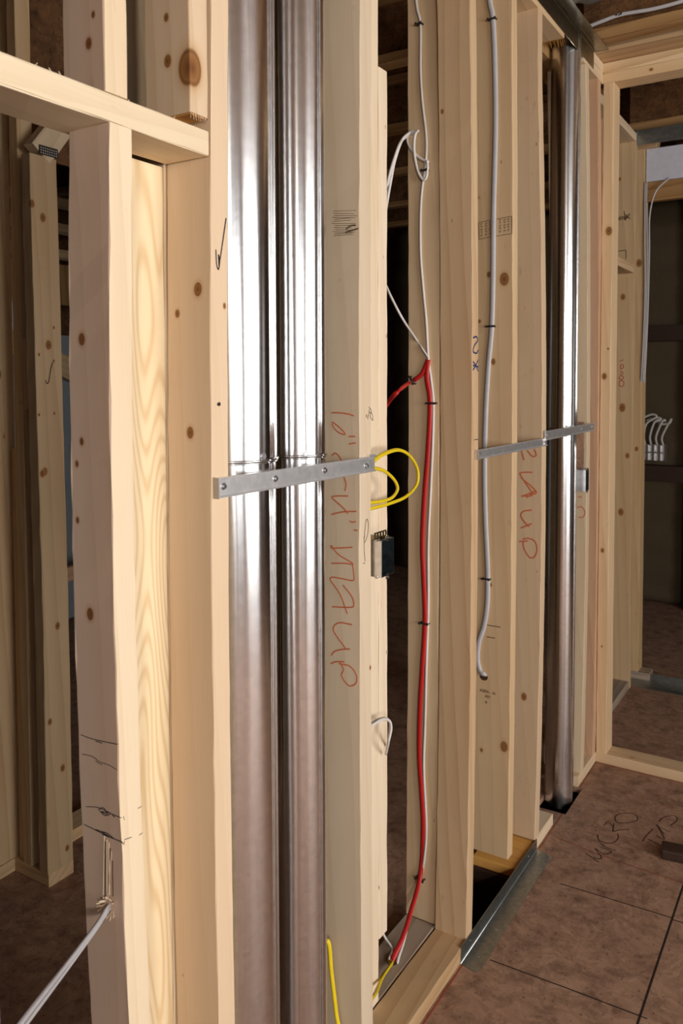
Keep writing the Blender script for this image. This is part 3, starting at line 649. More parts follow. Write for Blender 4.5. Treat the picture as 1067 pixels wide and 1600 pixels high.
st3 = flatbar('duct_strap', (.007, 2.472, 1.290), (.007, 3.032, 1.290), .029, 'grey metal strap across the single far duct')
for yy in (2.49, 2.87, 3.0): screw(Vector((.0094, yy, 1.305)), (1, 0, 0), st3, .0034)
block('folded_tab', (.002, .0075, 2.4705, 2.4735, 1.277, 1.319), 'strap', st3)

# ================================================================== electrical boxes
def outlet_box(y0, y1, z0, z1, proj, depth, label, bracket=True):
    e = bpy.data.objects.new('outlet_box', None); SC.collection.objects.link(e); e.location = (-depth, (y0+y1)/2, z0); setp(e, label, 'outlet box')
    t = .0016; bm = bmesh.new()
    block('side_plate', (-depth, proj, y0, y0+t, z0, z1), 'box', e)
    boxbm(-depth, proj, y1-t, y1, z0, z1, bm)
    boxbm(-depth, proj, y0+t, y1-t, z0, z0+t, bm); boxbm(-depth, proj, y0+t, y1-t, z1-t, z1, bm); boxbm(-depth, -depth+t, y0+t, y1-t, z0+t, z1-t, bm)
    mesh_obj('shell', bm, M['box_shade'], e)
    yc = (y0+y1)/2
    for zz, s in ((z0, 1), (z1, -1)):
        bm = bmesh.new(); boxbm(proj-.002, proj-.0005, yc-.006, yc+.006, zz-s*.007, zz+s*.004, bm)
        tube(bm, [Vector((proj-.004, yc, zz-s*.003)), Vector((proj+.003, yc, zz-s*.003))], .0022, n=8)
        mesh_obj('mounting_ear', bm, M['screw'], e)
    for zz in (z0, z1): 
        bm = bmesh.new(); tube(bm, [Vector((proj-.012, y0-.002, zz)), Vector((proj-.012, y0+.012, zz))], .003, n=8); mesh_obj('clamp_screw', bm, M['screw'], e)
    if bracket:
        bm = bmesh.new(); zt = z1+.001
        # perforated strip bent over the top
        n = 4
        ys_ = [y0+.002+i*(y1-y0-.006)/n for i in range(n+1)]
        boxbm(.003, .0045, ys_[0]-.003, ys_[-1], zt, zt+.003, bm); boxbm(.003, .0045, ys_[0]-.003, ys_[-1], zt+.011, zt+.014, bm)
        for q in ys_: boxbm(.003, .0045, q-.0025, q+.0025, zt+.003, zt+.011, bm)
        boxbm(-.02, .0045, ys_[0]-.003, ys_[-1], zt-.001, zt, bm)
        mesh_obj('perforated_bracket', bm, M['brass'], e)
    return e
outlet_box(1.4105, 1.462, 1.083, 1.157, .020, .045, 'open steel outlet box on the handwritten stud, below the yellow cable loops')
outlet_box(2.915, 2.957, 1.078, 1.155, .012, .05, 'small steel box on the pale stud right of the far duct', bracket=False)

# ================================================================== cables
def hole(P, nrm, r, parent, name='bored_hole', ell=1.0):
    bm = bmesh.new(); n = Vector(nrm); tube(bm, [P-n*.001, P+n*.0007], r, r*ell, flat=(0, 0, 1), n=20); return mesh_obj(name, bm, M['hole'], parent)
yB = 1.8995
def onE(l, dy=0): return [on_face(stEb, a, b, .004+dy) for a, b in l]
Hc = Vector((-.125, 1.722, .036))
w1 = cable('white_cable', onE([(648, -15), (652, 15), (657, 40), (657, 110), (660, 160), (666, 215), (665, 255), (660, 290), (657, 330), (657, 395), (661, 450), (666, 505), (669, 560), (673, 590), (677, 630), (676, 690), (673, 760), (669, 850), (669, 950), (666, 1040), (664, 1130), (662, 1200), (666, 1290), (663, 1340), (656, 1375)])+[on(1, 1.84, 641, 1425), on(1, 1.78, 631, 1470), Hc+Vector((.012, .004, 0)), Hc+Vector((.012, .004, -.06))],
      .0042, .0034, 'white_cable', 'thin white cable running the full height of the back stud beside the red cable')
rd = cable('red_cable', onE([(669, 562), (667, 590), (672, 628), (669, 700), (663, 780), (660, 850), (662, 905), (664, 970), (660, 1040), (656, 1110), (655, 1180), (658, 1230), (661, 1290), (657, 1365)], .003)+[on(1, 1.83, 643, 1420), on(1, 1.77, 629, 1465), Hc+Vector((-.001, .002, .001)), Hc+Vector((-.001, .002, -.06))],
      .0066, .0038, 'red_cable', 'red cable hanging down the side of the back stud to the floor plate', flat=(0, -1, 0))
cable('red_cable', onE([(669, 562), (660, 583), (650, 592), (638, 599)], .002)+[on(0, -.12, 622, 611), on(0, -.16, 606, 629), on(0, -.2, 590, 655)], .0062, .004, 'red_cable', 'red cable branch sweeping left behind the short stud', flat=(0, -1, 0))
cable('white_cable', onE([(670, 560), (660, 545), (650, 530)], .002)+[on(0, -.13, 630, 500), on(0, -.15, 612, 466), on(0, -.17, 603, 446)], .0034, .003, 'white_cable', 'white cable branch rising left from the top of the red cable')
cable('white_cable', onE([(654, 203), (649, 210), (647, 225), (648, 245), (652, 264), (657, 276), (662, 281), (666, 277), (668, 262), (667, 250)], .008), .0036, .0034, 'white_cable', 'white cable loop hanging left of the upper staple')
cable('white_cable', onE([(670, 254), (656, 247), (643, 234), (637, 222), (637, 212), (643, 205), (650, 206), (645, 208), (637, 213)], .004)+[on(0, -.13, 626, 222), on(0, -.14, 614, 254), on(0, -.15, 606, 284), on(0, -.17, 600, 320)], .0036, .0034, 'white_cable', 'white cable curling left from the stapled loop, upper one of two')
cable('white_cable', [on(0, -.13, 640, 207), on(0, -.13, 628, 219), on(0, -.14, 617, 250), on(0, -.145, 611, 280), on(0, -.15, 606, 308), on(0, -.17, 601, 340)], .0034, .003, 'white_cable', 'white cable curling left from the stapled loop, lower one of two')
for px, py, par, tl in ((657, 39, w1, 0), (666, 267, w1, 0), (676, 630, rd, 0), (665, 973, rd, 0), (658, 1371, rd, .1), (646, 594, rd, 1.0)):
    staple(on_face(stEb, px, py), parent=par, tilt=tl, w=.010 if par is rd else .006, h=.009)
hole(Vector((-.125, 1.722, .0385)), (0, 0, 1), .013, bpy.data.objects['bottom_plate'])
# white wire and yellow pair entering the same hole from the left
cable('white_cable', [Hc+Vector((-.008, -.004, -.05)), Hc+Vector((-.008, -.004, .004)), on(0, -.15, 612, 1482), on(0, -.17, 600, 1462), on(0, -.2, 585, 1430)], .0034, .003, 'white_cable', 'short white cable slanting left out of the floor plate hole')
for k, dx in enumerate((0, .007)):
    cable('yellow_cable', [Hc+Vector((-.004+dx, -.008, -.05)), Hc+Vector((-.004+dx, -.008, .003)), on(0, -.118+dx, 612, 1506), on(0, -.095+dx, 598, 1524+3*k), on(0, -.07+dx, 589, 1545+4*k), on(0, -.045+dx, 578, 1568), Vector((-.045+dx, 1.39, .1))], .0036, .003, 'yellow_cable',
          ['yellow cable leaving the floor plate hole towards the handwritten stud, inner of the pair', 'yellow cable leaving the floor plate hole towards the handwritten stud, outer of the pair'][k])
# yellow loops out of D
def onD(l, x): return [on(0, x, a, b) for a, b in l]
yh = Vector((-.045, 1.395, 0))
yl1 = cable('yellow_cable', onD([(576, 728), (586, 718), (600, 709), (622, 703), (640, 712), (652, 733), (651, 757), (634, 776), (608, 787), (583, 794), (572, 797)], -.045), .0048, .0035, 'yellow_cable', 'yellow cable in a large loop beside the strap end')
cable('yellow_cable', onD([(576, 733), (588, 732), (602, 737), (616, 750), (621, 764), (613, 777), (598, 783), (583, 785), (572, 786)], -.038), .0046, .0035, 'yellow_cable', 'yellow cable in a smaller loop inside the large one')
cable('white_cable', onD([(572, 1137), (583, 1132), (597, 1124), (608, 1126), (611, 1138), (607, 1158)], -.05)+[on(0, -.08, 603, 1178)], .0034, .003, 'white_cable', 'white cable poking out low beside the handwritten stud, front of two', group=None)
cable('white_cable', onD([(572, 1134), (584, 1128), (600, 1122), (609, 1128), (609, 1142)], -.058)+[on(0, -.085, 606, 1165)], .0034, .003, 'white_cable', 'white cable poking out low beside the handwritten stud, rear of two')
# yellow cable left of D going down the bay
cable('yellow_cable', [Vector((-.092, 1.338, .30)), on(1, 1.345, 512, 1470), on(1, 1.352, 518, 1520), on(1, 1.354, 525, 1580), on(1, 1.35, 531, 1640), Vector((-.055, 1.345, -.12))], .0046, .0032, 'yellow_cable', 'yellow cable between the ducts and the handwritten stud, dropping out at the bottom')
# grey cable on F
yF = 2.1995
def onF(l): return [on_face(stF, a, b, .0042) for a, b in l]
gc = cable('grey_cable', onF([(762, -20), (766, 8), (770, 30), (773, 100), (774, 200), (771, 330), (770, 440), (768, 512), (763, 570), (759, 640), (757, 720), (758, 800), (761, 870), (762, 903), (761, 945), (756, 978), (748, 1003), (746, 1030), (750, 1048), (756, 1054)])+[on_face(stF, 759, 1056, -.02)],
      .0075, .0038, 'grey_cable', 'thick pale grey cable stapled down the tan stamped stud to a bored hole', flat=(0, -1, 0))
for px, py in ((770, 31), (768, 510), (761, 904)): staple(on_face(stF, px, py), parent=gc, w=.0095, h=.0075)
hole(on_face(stF, 756, 1058), (0, -1, 0), .012, stF, ell=.8)
# cable pair out of A
HA = on_face(stA, 172, 1414, -.0005)
for k in (0, 1):
    dz = .0048*k; P = [HA+Vector((-.003, .03, .0-dz)), HA+Vector((-.001, 0, .0-dz)), on(1, .70, 150, 1446+5*k), on(1, .62, 105, 1505+8*k), on(1, .50, 30, 1602+12*k), on(1, .42, -40, 1700+14*k)]
    cable('grey_cable', P, .0026, .0023, 'grey_cable', ['pale grey cable coming out of the splintered hole, upper of the pair', 'pale grey cable coming out of the splintered hole, lower of the pair'][k])
hole(HA, (0, -1, 0), .0095, stA)
bm = bmesh.new()
for k in range(22):
    a = random.uniform(0, 6.28); p = HA+Vector((math.cos(a)*.0085, -.001, math.sin(a)*.0085)); q = p+Vector((math.cos(a)*.006+random.uniform(-.004, .004), -random.uniform(.003, .012), math.sin(a)*.006))
    tube(bm, [p, q], .0006, n=5)
for (a, b, c, d, w) in ((163, 1306, 161, 1408, .0007), (167, 1312, 167, 1400, .0009), (170, 1316, 171, 1398, .0006), (174, 1330, 169, 1404, .001)):
    A_ = on_face(stA, a, b, .0002); B_ = on_face(stA, c, d, .0015); tube(bm, [A_, A_.lerp(B_, .5)+Vector((.001, -.001, 0)), B_], w, .0007, flat=(0, -1, 0), n=6)
mesh_obj('torn_splinters', bm, mA, stA)
strokes('saw_groove', stA, 1, .731, [[(164.5, 1315), (164.8, 1400)], [(172.5, 1325), (170, 1396)], [(176, 1345), (177, 1400)]], .0016, 'hole', -1, False)

# ================================================================== writing and marks on the lumber
strokes('orange_writing', stD, 1, 1.365, [
    [(518, 645), (530, 645), (545, 647), (553, 650)],                               # 6
    [(519, 659), (526, 664), (534, 671), (539, 677), (538, 679), (530, 676), (523, 670), (519, 662)],
    [(545, 682), (555, 682)], [(545, 694), (556, 692)],                             # "
    [(519, 712), (524, 708), (530, 713), (534, 720)], [(537, 743), (541, 756), (539, 767)],   # dash
    [(544, 775), (527, 775), (519, 777), (527, 785), (538, 795), (544, 803)], [(518, 804), (535, 800), (557, 799)],   # 4
    [(547, 814), (551, 816), (556, 815)], [(553, 828), (559, 829)],                 # "
    [(517, 852), (519, 856), (535, 856), (551, 855)], [(520, 856), (530, 867), (552, 881), (538, 880), (518, 880)], [(519, 852), (519, 858)],   # M
    [(551, 882), (553, 898), (552, 907), (534, 904), (519, 902), (517, 907), (527, 921), (534, 934), (543, 959)],
    [(536, 914), (550, 932), (553, 945), (548, 949), (519, 948)],                   # A K
    [(550, 976), (533, 973), (524, 976), (521, 984), (527, 995), (535, 1006), (540, 1013)],
    [(547, 1014), (533, 1015), (523, 1018), (518, 1024)],                          # E U
    [(517, 1037), (525, 1034), (538, 1034)], [(531, 1034), (537, 1046), (534, 1056), (545, 1071), (556, 1068), (557, 1055), (547, 1041), (530, 1037)]],
    .0028, 'orange_ink', -1)
strokes('marker_loop', stD, 0, 0, [[(567, 880), (570, 880)], [(570, 877), (568.5, 850), (570.5, 820), (573, 811), (575, 818), (574, 835), (569, 848), (568.5, 838)]], .0013, 'pencil', 1)
strokes('marker_letter', stD, 0, 0, [[(581, 656), (583, 645), (585, 638)] if False else [(584, 637), (587, 643), (584, 651), (587, 657), (589, 650), (587, 641)]], .0013, 'pencil', 1) if False else None
strokes('marker_letter', stD, 0, 0, [[(576, 636), (580, 642), (578, 650), (582, 657), (581, 647), (577, 644)], [(574, 655), (577, 640)]], .0014, 'pencil', 1)
strokes('black_tick', stC, 0, 0, [[(337, 390), (338, 412), (341, 421), (343, 408), (341, 398), (342, 418)], [(342, 415), (347, 382), (353, 341)]], .0022, 'black_ink', 1)
strokes('black_spot', stC, 0, 0, [[(339, 632), (344, 631)], [(341, 629), (343, 634)]], .0042, 'black_ink', 1, False)
strokes('marker_scribble', stA, 1, .731, [
    [(127, 1148), (140, 1153), (155, 1157), (184, 1163)], [(150, 1158), (160, 1161)],
    [(129, 1178), (145, 1182), (156, 1190), (170, 1195), (184, 1203)], [(150, 1189), (160, 1195)],
    [(135, 1260), (155, 1262), (176, 1272), (190, 1278)], [(154, 1265), (162, 1262), (168, 1272), (158, 1268), (172, 1270)], [(156, 1266), (164, 1274), (173, 1272)], [(176, 1273), (180, 1277)],
    [(132, 1288), (150, 1297), (170, 1307), (192, 1316)], [(150, 1296), (160, 1300), (172, 1308), (160, 1303), (175, 1309)], [(158, 1299), (168, 1302), (178, 1310)], [(188, 1314), (193, 1318)]], .001, 'black_ink', -1)
strokes('marker_scribble', stA, 0, 0, [[(192, 1275), (194, 1281)], [(215, 1263), (221, 1260)], [(194, 1312), (205, 1308)], [(194, 1314), (193, 1320)], [(217, 1305), (222, 1301)]], .0009, 'black_ink', 1)
strokes('blue_scribble', stE, 0, 0, [[(739, 528), (744, 526), (746, 532), (741, 540), (739, 549), (744, 552), (747, 547)], [(739, 565), (743, 571), (747, 580)], [(747, 562), (743, 571), (739, 578)], [(739, 571), (747, 573)]], .0042, 'blue_ink', 1)
strokes('pencil_tick', stE, 0, 0, [[(740.5, 688), (743, 686.5), (747, 687)]], .002, 'black_ink', 1)
strokes('orange_writing', stG, 1, 2.447, [
    [(814, 702), (819, 719)], [(824, 704), (832, 713), (838, 711), (835, 702)],
    [(812, 739), (820, 738), (832, 738)], [(812, 740), (820, 753), (832, 773), (815, 775)], [(814, 746), (838, 768), (828, 773)], [(815, 776), (838, 767)], [(820, 775), (825, 777)],
    [(831, 797), (818, 799), (814, 806), (820, 816), (827, 823)], [(814, 825), (822, 822), (831, 818)],
    [(811, 846), (818, 846), (825, 845)], [(817, 845), (819, 858), (828, 871), (836, 869), (839, 857), (835, 845), (824, 841), (817, 843)]], .0046, 'orange_ink', -1)
strokes('orange_writing', stH, 1, 2.957, [[(903, 776), (909, 777)], [(902, 793), (909, 792), (914, 800), (911, 808), (904, 808)]], .004, 'orange_ink', -1)
strokes('grade_stamp', stF, 1, yF+.0005, [[(748, 348), (769, 343.5)], [(749, 374), (769, 369.5)], [(748, 348), (749, 374)], [(776, 342.5), (799, 338)], [(776, 369), (799, 365)], [(799.5, 338), (800, 365)]], .0016, 'brown_ink', -1, False)
cols = []
for x, y0 in ((751, 350), (758, 349), (764, 347.5), (780, 344), (787, 343), (793, 342)):
    for k in range(5): cols += [[(x, y0+4.3*k), (x+3.2, y0+4.3*k-.5)], [(x+(k % 2)*2, y0+4.3*k+1.6), (x+1.5, y0+4.3*k+2)]]
strokes('grade_stamp', stF, 1, yF+.0005, cols, .0018, 'brown_ink', -1, False)
strokes('grade_stamp', stF, 1, yF+.0005, [[(755, 976), (757, 973), (759, 977), (755, 976)], [(761, 976.5), (766, 977.5), (773, 978.5), (782, 980)], [(760, 995), (766, 995.8), (773, 997)]], .0022, 'pencil', -1, False)
def text_marks(parent, txt, P, size, mat, roll=0, name='printed_letters'):
    cu = bpy.data.curves.new('t', 'FONT'); cu.body = txt; cu.size = size; cu.extrude = .0003
    to = bpy.data.objects.new('t', cu); SC.collection.objects.link(to); bpy.context.view_layer.update()
    me = bpy.data.meshes.new_from_object(to.evaluated_get(bpy.context.evaluated_depsgraph_get())); bpy.data.objects.remove(to)
    T = Matrix.Translation(P) @ Matrix.Rotation(math.radians(90), 4, 'X') @ Matrix.Rotation(roll, 4, 'Z')
    me.transform(T); me.materials.clear(); me.materials.append(M[mat])
    o = bpy.data.objects.new(name, me); SC.collection.objects.link(o); o.parent = parent; o.matrix_parent_inverse = parent.matrix_basis.inverted(); return o
text_marks(stF, 'ASPA-  H', on_face(stF, 750, 1080, .0004), .012, 'brown_ink', -.05); text_marks(stF, 'M7', on_face(stF, 758, 1090, .0004), .012, 'brown_ink', -.05); text_marks(stF, 'R', on_face(stF, 758, 1099, .0004), .011, 'brown_ink')
# grey dirt patch on D and rough scuffs
strokes('saw_scuff', stD, 1, 1.365, [[(518+random.uniform(0, 6), 330+k*3.2), (556+random.uniform(-8, 4), 329+k*3.2+random.uniform(-2, 2))] for k in range(13)], .0008, 'brown_ink', -1, False)
strokes('dirt_smudge', stD, 1, 1.365, [[(541, 358), (548, 353), (556, 352)], [(540, 363), (550, 360), (560, 357)]], .003, 'brown_ink', -1)
# strand board scrap tacked on H
sc = block('strand_board_scrap', (-.062, -.006, 2.947, 2.956, 1.13, 1.325), 'osb_floor', label='strip of strand board tacked to the pale stud above the small steel box', cat='board scrap')

# ================================================================== beyond the corner: farther wall line
wx0, wx1 = -.149, -.060
stR = board('wall_stud', (wx0, wx1-.0), (3.965, 4.003), (.0, ZT), wood_knots('far_tan_stud', (206, 170, 124), (168, 126, 80), kn(1, 3.965, [(972, 637, .013), (980, 712, .009), (973, 464, .010), (968, 280, .006), (970, 800, .012), (978, 340, .005)]), (-.1045, 3.984, 0), seed=24, rndknots=False), 'far stud with a small red handwritten word, right of the corner post')
strokes('red_writing', stR, 1, 3.964, [[(967, 602), (968, 596), (972, 595), (975, 599), (972, 604), (967, 602)], [(967, 590), (970, 587), (974, 589), (972, 593), (968, 592), (967, 590)], [(968, 585), (974, 584)], [(968, 580), (974, 582)], [(969, 577), (974, 574), (973, 570), (969, 571), (971, 577)], [(968, 565), (974, 562)]], .0035, 'red_ink', -1)
text_marks(stR, 'SmX', on(1, 3.962, 962, 345), .035, 'brown_ink', .03)
strokes('stamp_lines', stR, 1, 3.964, [[(960, 393), (978, 391)], [(978, 391), (978, 404)], [(975, 330), (977, 345)]], .004, 'brown_ink', -1, False)
board('top_plate', (wx0, wx1), (3.24, 3.973), (ZT, 2.617), 'wood', 'top plate running away beyond the corner post', 'plate', axis='y')
board('bottom_plate', (wx0, wx1), (3.24, 3.963), (0, .038), 'grey', 'floor plate running away beyond the corner post', 'plate', axis='y')
board('fire_block', (wx0, wx1), (3.6, 3.964), (1.972, 2.01), 'warm', 'short horizontal block between far studs beyond the corner post', 'block', axis='y')
board('wall_stud', (wx0, wx1), (3.56, 3.598), (.038, ZT), 'red', 'far stud hidden just behind the corner post', 'stud')
stQ = board('door_jamb_stud', (-.094, -.052), (4.12, 4.209), (.038, 2.58), wood('far_jamb_lumber', (206, 168, 118), (168, 124, 76), seed=25, knots=[(.0, -.0445, 1.1, .008), (-.0, -.0445, 2.0, .012)]), 'far pale stud forming the left side of the dark doorway', 'stud')
board('top_plate', (-.094, .0), (4.105, 4.209), (2.581, 2.62), 'warm', 'short plate end on top of the far doorway stud', 'plate', axis='x')
board('bottom_plate', (-.12, -.0), (4.12, 4.209), (0.0, .037), 'grey', 'short plate under the far doorway stud', 'plate', axis='x')
block('wall_board', (-.048, 1.4, 4.135, 4.148, 2.425, 2.5795), 'white_board', label='pale grey white board over the far dark doorway', cat='wall board')
board('header_beam', (-.048, 1.4), (4.150, 4.188), (2.335, 2.425), 'amber', 'amber header board under the white board over the far doorway', 'beam', axis='x')
tr = bmesh.new(); boxbm(-.099, 1.4, 3.985, 3.987, 2.564, 2.632, tr); boxbm(-.099, 1.4, 3.987, 4.075, 2.630, 2.632, tr); boxbm(-.099, 1.4, 4.073, 4.075, 2.60, 2.630, tr); boxbm(-.099, -.06, 3.975, 3.984, 2.56, 2.634, tr)
o = mesh_obj('steel_track', tr, M['angle']); recenter(o); setp(o, 'horizontal steel track above the white board of the far doorway', 'steel track')
tr = bmesh.new(); boxbm(-.085, 1.3, 4.01, 4.14, .0005, .003, tr); boxbm(-.085, 1.3, 4.14, 4.142, .0005, .035, tr)
o = mesh_obj('steel_angle', tr, M['angle']); recenter(o); setp(o, 'steel sill angle on the floor of the far doorway', 'steel angle')
# cables on the far jamb
for k, (x, w_) in enumerate(((-.046, 'left'), (-.038, 'middle'), (-.030, 'right'))):
    P = [Vector((x-.004, 4.118, 2.42)), Vector((x-.003, 4.114, 2.3)), Vector((x+.006*math.sin(k), 4.112, 2.1)), Vector((x+.004, 4.112, 1.9)), Vector((x, 4.112, 1.7)), Vector((x-.008, 4.116, 1.5)), Vector((x-.014, 4.125, 1.46))]
    if k == 2: P[0:2] = [Vector((.06, 4.128, 2.43)), Vector((.0, 4.12, 2.37)), Vector((-.025, 4.114, 2.26))]
    cable('white_cable', P, .0038, .003, 'grey_cable', 'grey cable down the far doorway stud, %s of the three' % w_)
# exterior wall of the dark room: studs, vapour barrier, outlet box
for i, x in enumerate((-.38, -.05, .35)):
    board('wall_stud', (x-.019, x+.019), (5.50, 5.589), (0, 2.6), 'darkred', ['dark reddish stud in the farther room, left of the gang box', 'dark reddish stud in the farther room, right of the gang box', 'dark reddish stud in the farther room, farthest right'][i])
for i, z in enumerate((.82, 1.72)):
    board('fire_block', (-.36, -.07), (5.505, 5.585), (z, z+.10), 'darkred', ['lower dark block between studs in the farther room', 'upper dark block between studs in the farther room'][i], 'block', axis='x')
bm = bmesh.new(); n = 24; m_ = 60; g = []
for i in range(n+1):
    g.append([bm.verts.new((-2.2+3.6*i/n, 5.595+.006*math.sin(i*1.9+j*.6)+.006*math.sin(j*1.3+i*.37), .02+2.6*j/m_)) for j in range(m_+1)])
for i in range(n):
    for j in range(m_): bm.faces.new((g[i][j], g[i+1][j], g[i+1][j+1], g[i][j+1]))
o = mesh_obj('vapour_barrier', bm, M['plastic'], smooth=True); sm = o.modifiers.new('t', 'SOLIDIFY'); sm.thickness = .001; recenter(o); setp(o, 'crinkled plastic sheet over insulation on the wall of the farther room', 'plastic sheet')
gb = bpy.data.objects.new('gang_box', None); SC.collection.objects.link(gb); gb.location = (-.25, 5.52, .955); setp(gb, 'dark gang box with white cables looping out of its top in the farther room', 'outlet box')
bm = bmesh.new(); xa, xb, za, zb = -.335, -.185, .955, 1.055
boxbm(xa, xb, 5.53, 5.535, za, zb, bm)
for i in range(5): xq = xa+(xb-xa)*i/4; boxbm(xq-.002, xq+.002, 5.49, 5.53, za, zb, bm)
boxbm(xa, xb, 5.49, 5.53, za-.003, za, bm); boxbm(xa, xb, 5.49, 5.53, zb, zb+.003, bm); boxbm(xa, xb, 5.488, 5.492, (za+zb)/2-.004, (za+zb)/2+.004, bm)
mesh_obj('shell', bm, M['box'], gb)
for k in range(4):
    x = -.315+k*.037; P = [Vector((x, 5.50, 1.05)), Vector((x-.006, 5.49, 1.11)), Vector((x+.01+.012*k, 5.48, 1.19+.01*k)), Vector((x+.07-.01*k, 5.48, 1.235-.012*k)), Vector((x+.04-.01*k, 5.49, 1.25-.02*k)), Vector((x-.03, 5.5, 1.22-.01*k))]
    cable('white_cable', P, .007, .006, 'white_cable', 'white cable looping out of the gang box top, %s of the four' % ('first', 'second', 'third', 'last')[k])

# dark steel thing on the floor at the right edge
tl = block('scrap_tool', (.338, .46, 2.60, 2.66, .0005, .032), 'darkred', bev=.006, label='dark metal offcut lying on the floor at the right edge', cat='offcut')
tl.rotation_euler = (0, 0, .15)
# cable on the joist web + conduit in the upper right
jc = cable('white_cable', [Vector((-.01, 2.915, 2.705)), Vector((.05, 2.912, 2.714)), Vector((.12, 2.912, 2.722)), Vector((.25, 2.912, 2.716)), Vector((.5, 2.912, 2.73)), Vector((.9, 2.91, 2.73))], .0065, .004, 'grey_cable', 'grey cable running along the joist above the corner header')
staple(Vector((.11, 2.917, 2.722)), parent=jc, w=.007, h=.007)
cable('flex_conduit', [Vector((-.02, 2.70, 2.70)), Vector((.012, 2.76, 2.74)), Vector((.03, 2.84, 2.76)), Vector((.06, 2.9, 2.80)), Vector((.1, 2.9, 2.86))], .012, .012, 'angle', 'dark steel conduit curving above the overhead angle', 'conduit')

# ================================================================== left background: studs of the farther partition
XP = -1.145
b1 = board('wall_stud', (XP-.038, XP), (1.503, 1.594), (.038, on(0, XP, 70, 245).z), wood_knots('far_left_knotty_stud', (206, 174, 130), (168, 128, 84), kn(0, XP, [(47, 498, .008), (49, 538, .009), (76, 539, .009), (70, 737, .008), (50, 318, .008), (67, 340, .009), (66, 740, .007), (90, 978, .007), (78, 1128, .006), (98, 1200, .007), (105, 1325, .006), (84, 512, .003), (84, 564, .003), (61, 554, .003), (61, 648, .003), (85, 646, .003)]), (XP-.019, 1.5485, .038), seed=30, rndknots=False),
      'wide knotty stud in the left background with a small hooked pencil mark', bow=lambda z: (0, -.016*max(0, (z-.7)/1.4)), rag=.0009)
strokes('pencil_hook', b1, 0, XP, [[(82, 566), (79, 578), (76, 596), (73, 599), (71, 594)]], .003, 'pencil', 1)
board('bottom_plate', (-1.30, XP), (1.505, 1.594), (0, .038), 'warm', 'floor plate under the knotty stud in the left background', 'plate', axis='x')
board('bottom_plate', (-1.389, -1.30), (-.2, 1.60), (0, .038), 'warm', 'floor plate running toward the camera in the left background', 'plate', axis='y')
board('bottom_plate', (-1.365, -1.277), (1.64, 3.6), (0, .038), 'warm', 'floor plate running away behind the knotty stud in the left background', 'plate', axis='y')
for (a, b, y0, mt, z0, z1, lb) in ((-1.222, -1.184, 1.535, 'amber', .038, 2.08, 'shaded stud set back just left of the knotty background stud'),  # amber lumber puts the shade of the recess into the colour
                       (-1.262, -1.224, 1.507, 'warm', .038, 2.62, 'narrow pale stud left of the knotty background stud'),
                       (-1.298, -1.268, 1.52, 'warm', .038, 1.28, 'brown stud second from the left edge, lower piece'),
                       ):
    board('wall_stud', (a, b), (y0, y0+.05), (z0, z1), mt, lb)
bl = board('stamped_block', (-1.222, -1.184), (1.508, 1.534), (1.395, 1.60), wood('pinkish_block_lumber', (216, 178, 142), (184, 140, 104), seed=33, rndknots=False), 'short pinkish block with faint stamps between two background studs at the left', 'block')
strokes('faint_stamp', bl, 1, 1.508, [[(24, 519), (34, 517)], [(24, 523), (33, 522)], [(24, 531), (28, 531)], [(24, 622), (30, 621), (33, 626), (30, 632)], [(26, 626), (30, 627)]], .003, 'brown_ink', -1)
board('wall_stud', (-1.389, -1.302), (1.40, 1.438), (.038, 2.62), 'amber', 'orange brown stud at the left edge of the picture'); board('wall_stud', (-1.345, -1.307), (1.455, 1.54), (.038, 2.62), 'warm', 'brown stud just inside the left edge of the picture')
for i, y in enumerate((.95, .5)):
    board('wall_stud', (-1.389, -1.302), (y, y+.038), (.038, 2.62), 'warm', ['background stud out of frame at left, nearer the window', 'background stud out of frame at left, nearest the camera'][i])
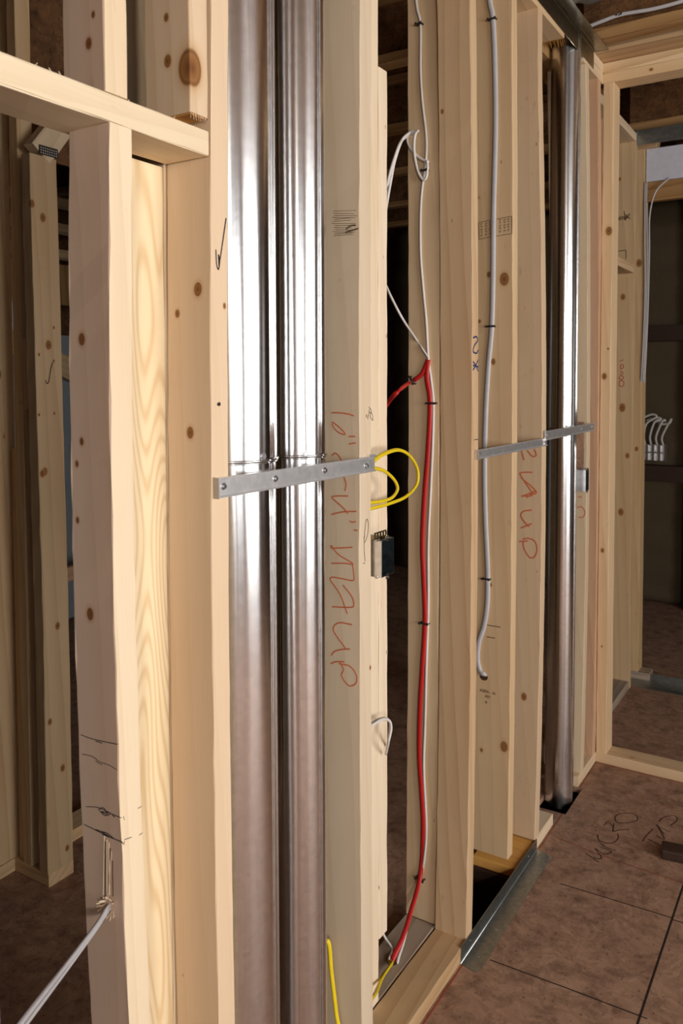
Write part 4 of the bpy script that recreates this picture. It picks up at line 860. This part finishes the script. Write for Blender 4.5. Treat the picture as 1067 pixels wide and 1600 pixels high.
# truss piece with nail plate on top of the knotty stud
zt = on(0, XP, 70, 245).z
bm = board_bm(.038, .075, .42, seed=71); bmesh.ops.translate(bm, verts=bm.verts, vec=(-.019, -.0375, -.03))
o = mesh_obj('truss_web', bm, M['wood']); o.matrix_basis = Matrix.Translation((XP-.019, 1.545, zt-.0)) @ Matrix.Rotation(math.radians(-38), 4, 'X'); setp(o, 'slanting pale truss board rising from the top of the knotty background stud', 'truss board')
o.location.z += .03
bm = bmesh.new(); boxbm(XP+.001, XP+.0025, 1.518, 1.582, zt+.004, zt+.030, bm)
npb = mesh_obj('nail_plate', bm, M['staple']); recenter(npb); setp(npb, 'toothed nail plate where the knotty background stud meets the truss board', 'nail plate')
bm = bmesh.new()
for i in range(8):
    for j in range(3): boxbm(XP+.0025, XP+.0035, 1.522+i*.0074, 1.5255+i*.0074, zt+.007+j*.007, zt+.0105+j*.007, bm)
mesh_obj('plate_teeth', bm, M['strap'], npb)
block('rim_sheathing', (-1.262, -1.252, 1.56, 3.4, 2.14, 2.92), 'osb_dark', label='dark strand board sheet high in the left background', cat='sheathing')
# things seen in the slot between the knotty stud and the near stud
block('grey_sheathing', (-3.25, -3.23, 2.6, 4.4, .02, 1.75), 'grey_sheet', label='dim blue grey sheet in the slot behind the pinkish stud', cat='sheathing')
board('diagonal_brace', (-3.2, -3.16), (2.5, 4.2), (1.77, 1.90), 'warm', 'tan board across the top of the blue grey sheet', 'brace', axis='y').rotation_euler.rotate_axis('X', -.35)
block('hardboard_sheet', (-3.4, -3.38, 2.6, 4.4, 1.95, 2.2), 'amber', label='yellowish sheet above the blue grey sheet in the slot', cat='sheet')
for i, z in enumerate((2.24, 2.40, 2.56)):
    board('lookout_block', (-3.45, -3.36), (2.4, 4.4), (z, z+.05), 'warm', ['lowest brown rail in the slot above the yellowish sheet', 'middle brown rail in the slot above the yellowish sheet', 'top brown rail in the slot above the yellowish sheet'][i], 'rail', axis='y')
board('cross_rail', (-2.9, -2.86), (2.4, 4.4), (.36, .44), 'red', 'low brown rail in front of the blue grey sheet', 'rail', axis='y')
for i, y in enumerate((2.0, 2.4, 2.9, 3.6)):
    board('wall_stud', (-1.365, -1.277), (y, y+.038), (.038, 2.62), 'warm', ['first', 'second', 'third', 'fourth'][i]+' stud along the background partition behind the knotty stud')

# work lamp on a stand behind the camera (out of the picture)
wl = bpy.data.objects.new('work_lamp', None); SC.collection.objects.link(wl); wl.location = (2.53, -2.09, 0); setp(wl, 'work lamp on a pole behind the camera, out of the picture', 'work lamp')
bm = bmesh.new(); boxbm(2.46, 2.62, -2.19, -2.07, 1.64, 1.86, bm); mesh_obj('lamp_housing', bm, M['staple'], wl)
bm = bmesh.new(); tube(bm, [Vector((2.55, -2.13, 0)), Vector((2.55, -2.13, 1.66))], .014, n=10); mesh_obj('pole', bm, M['staple'], wl)
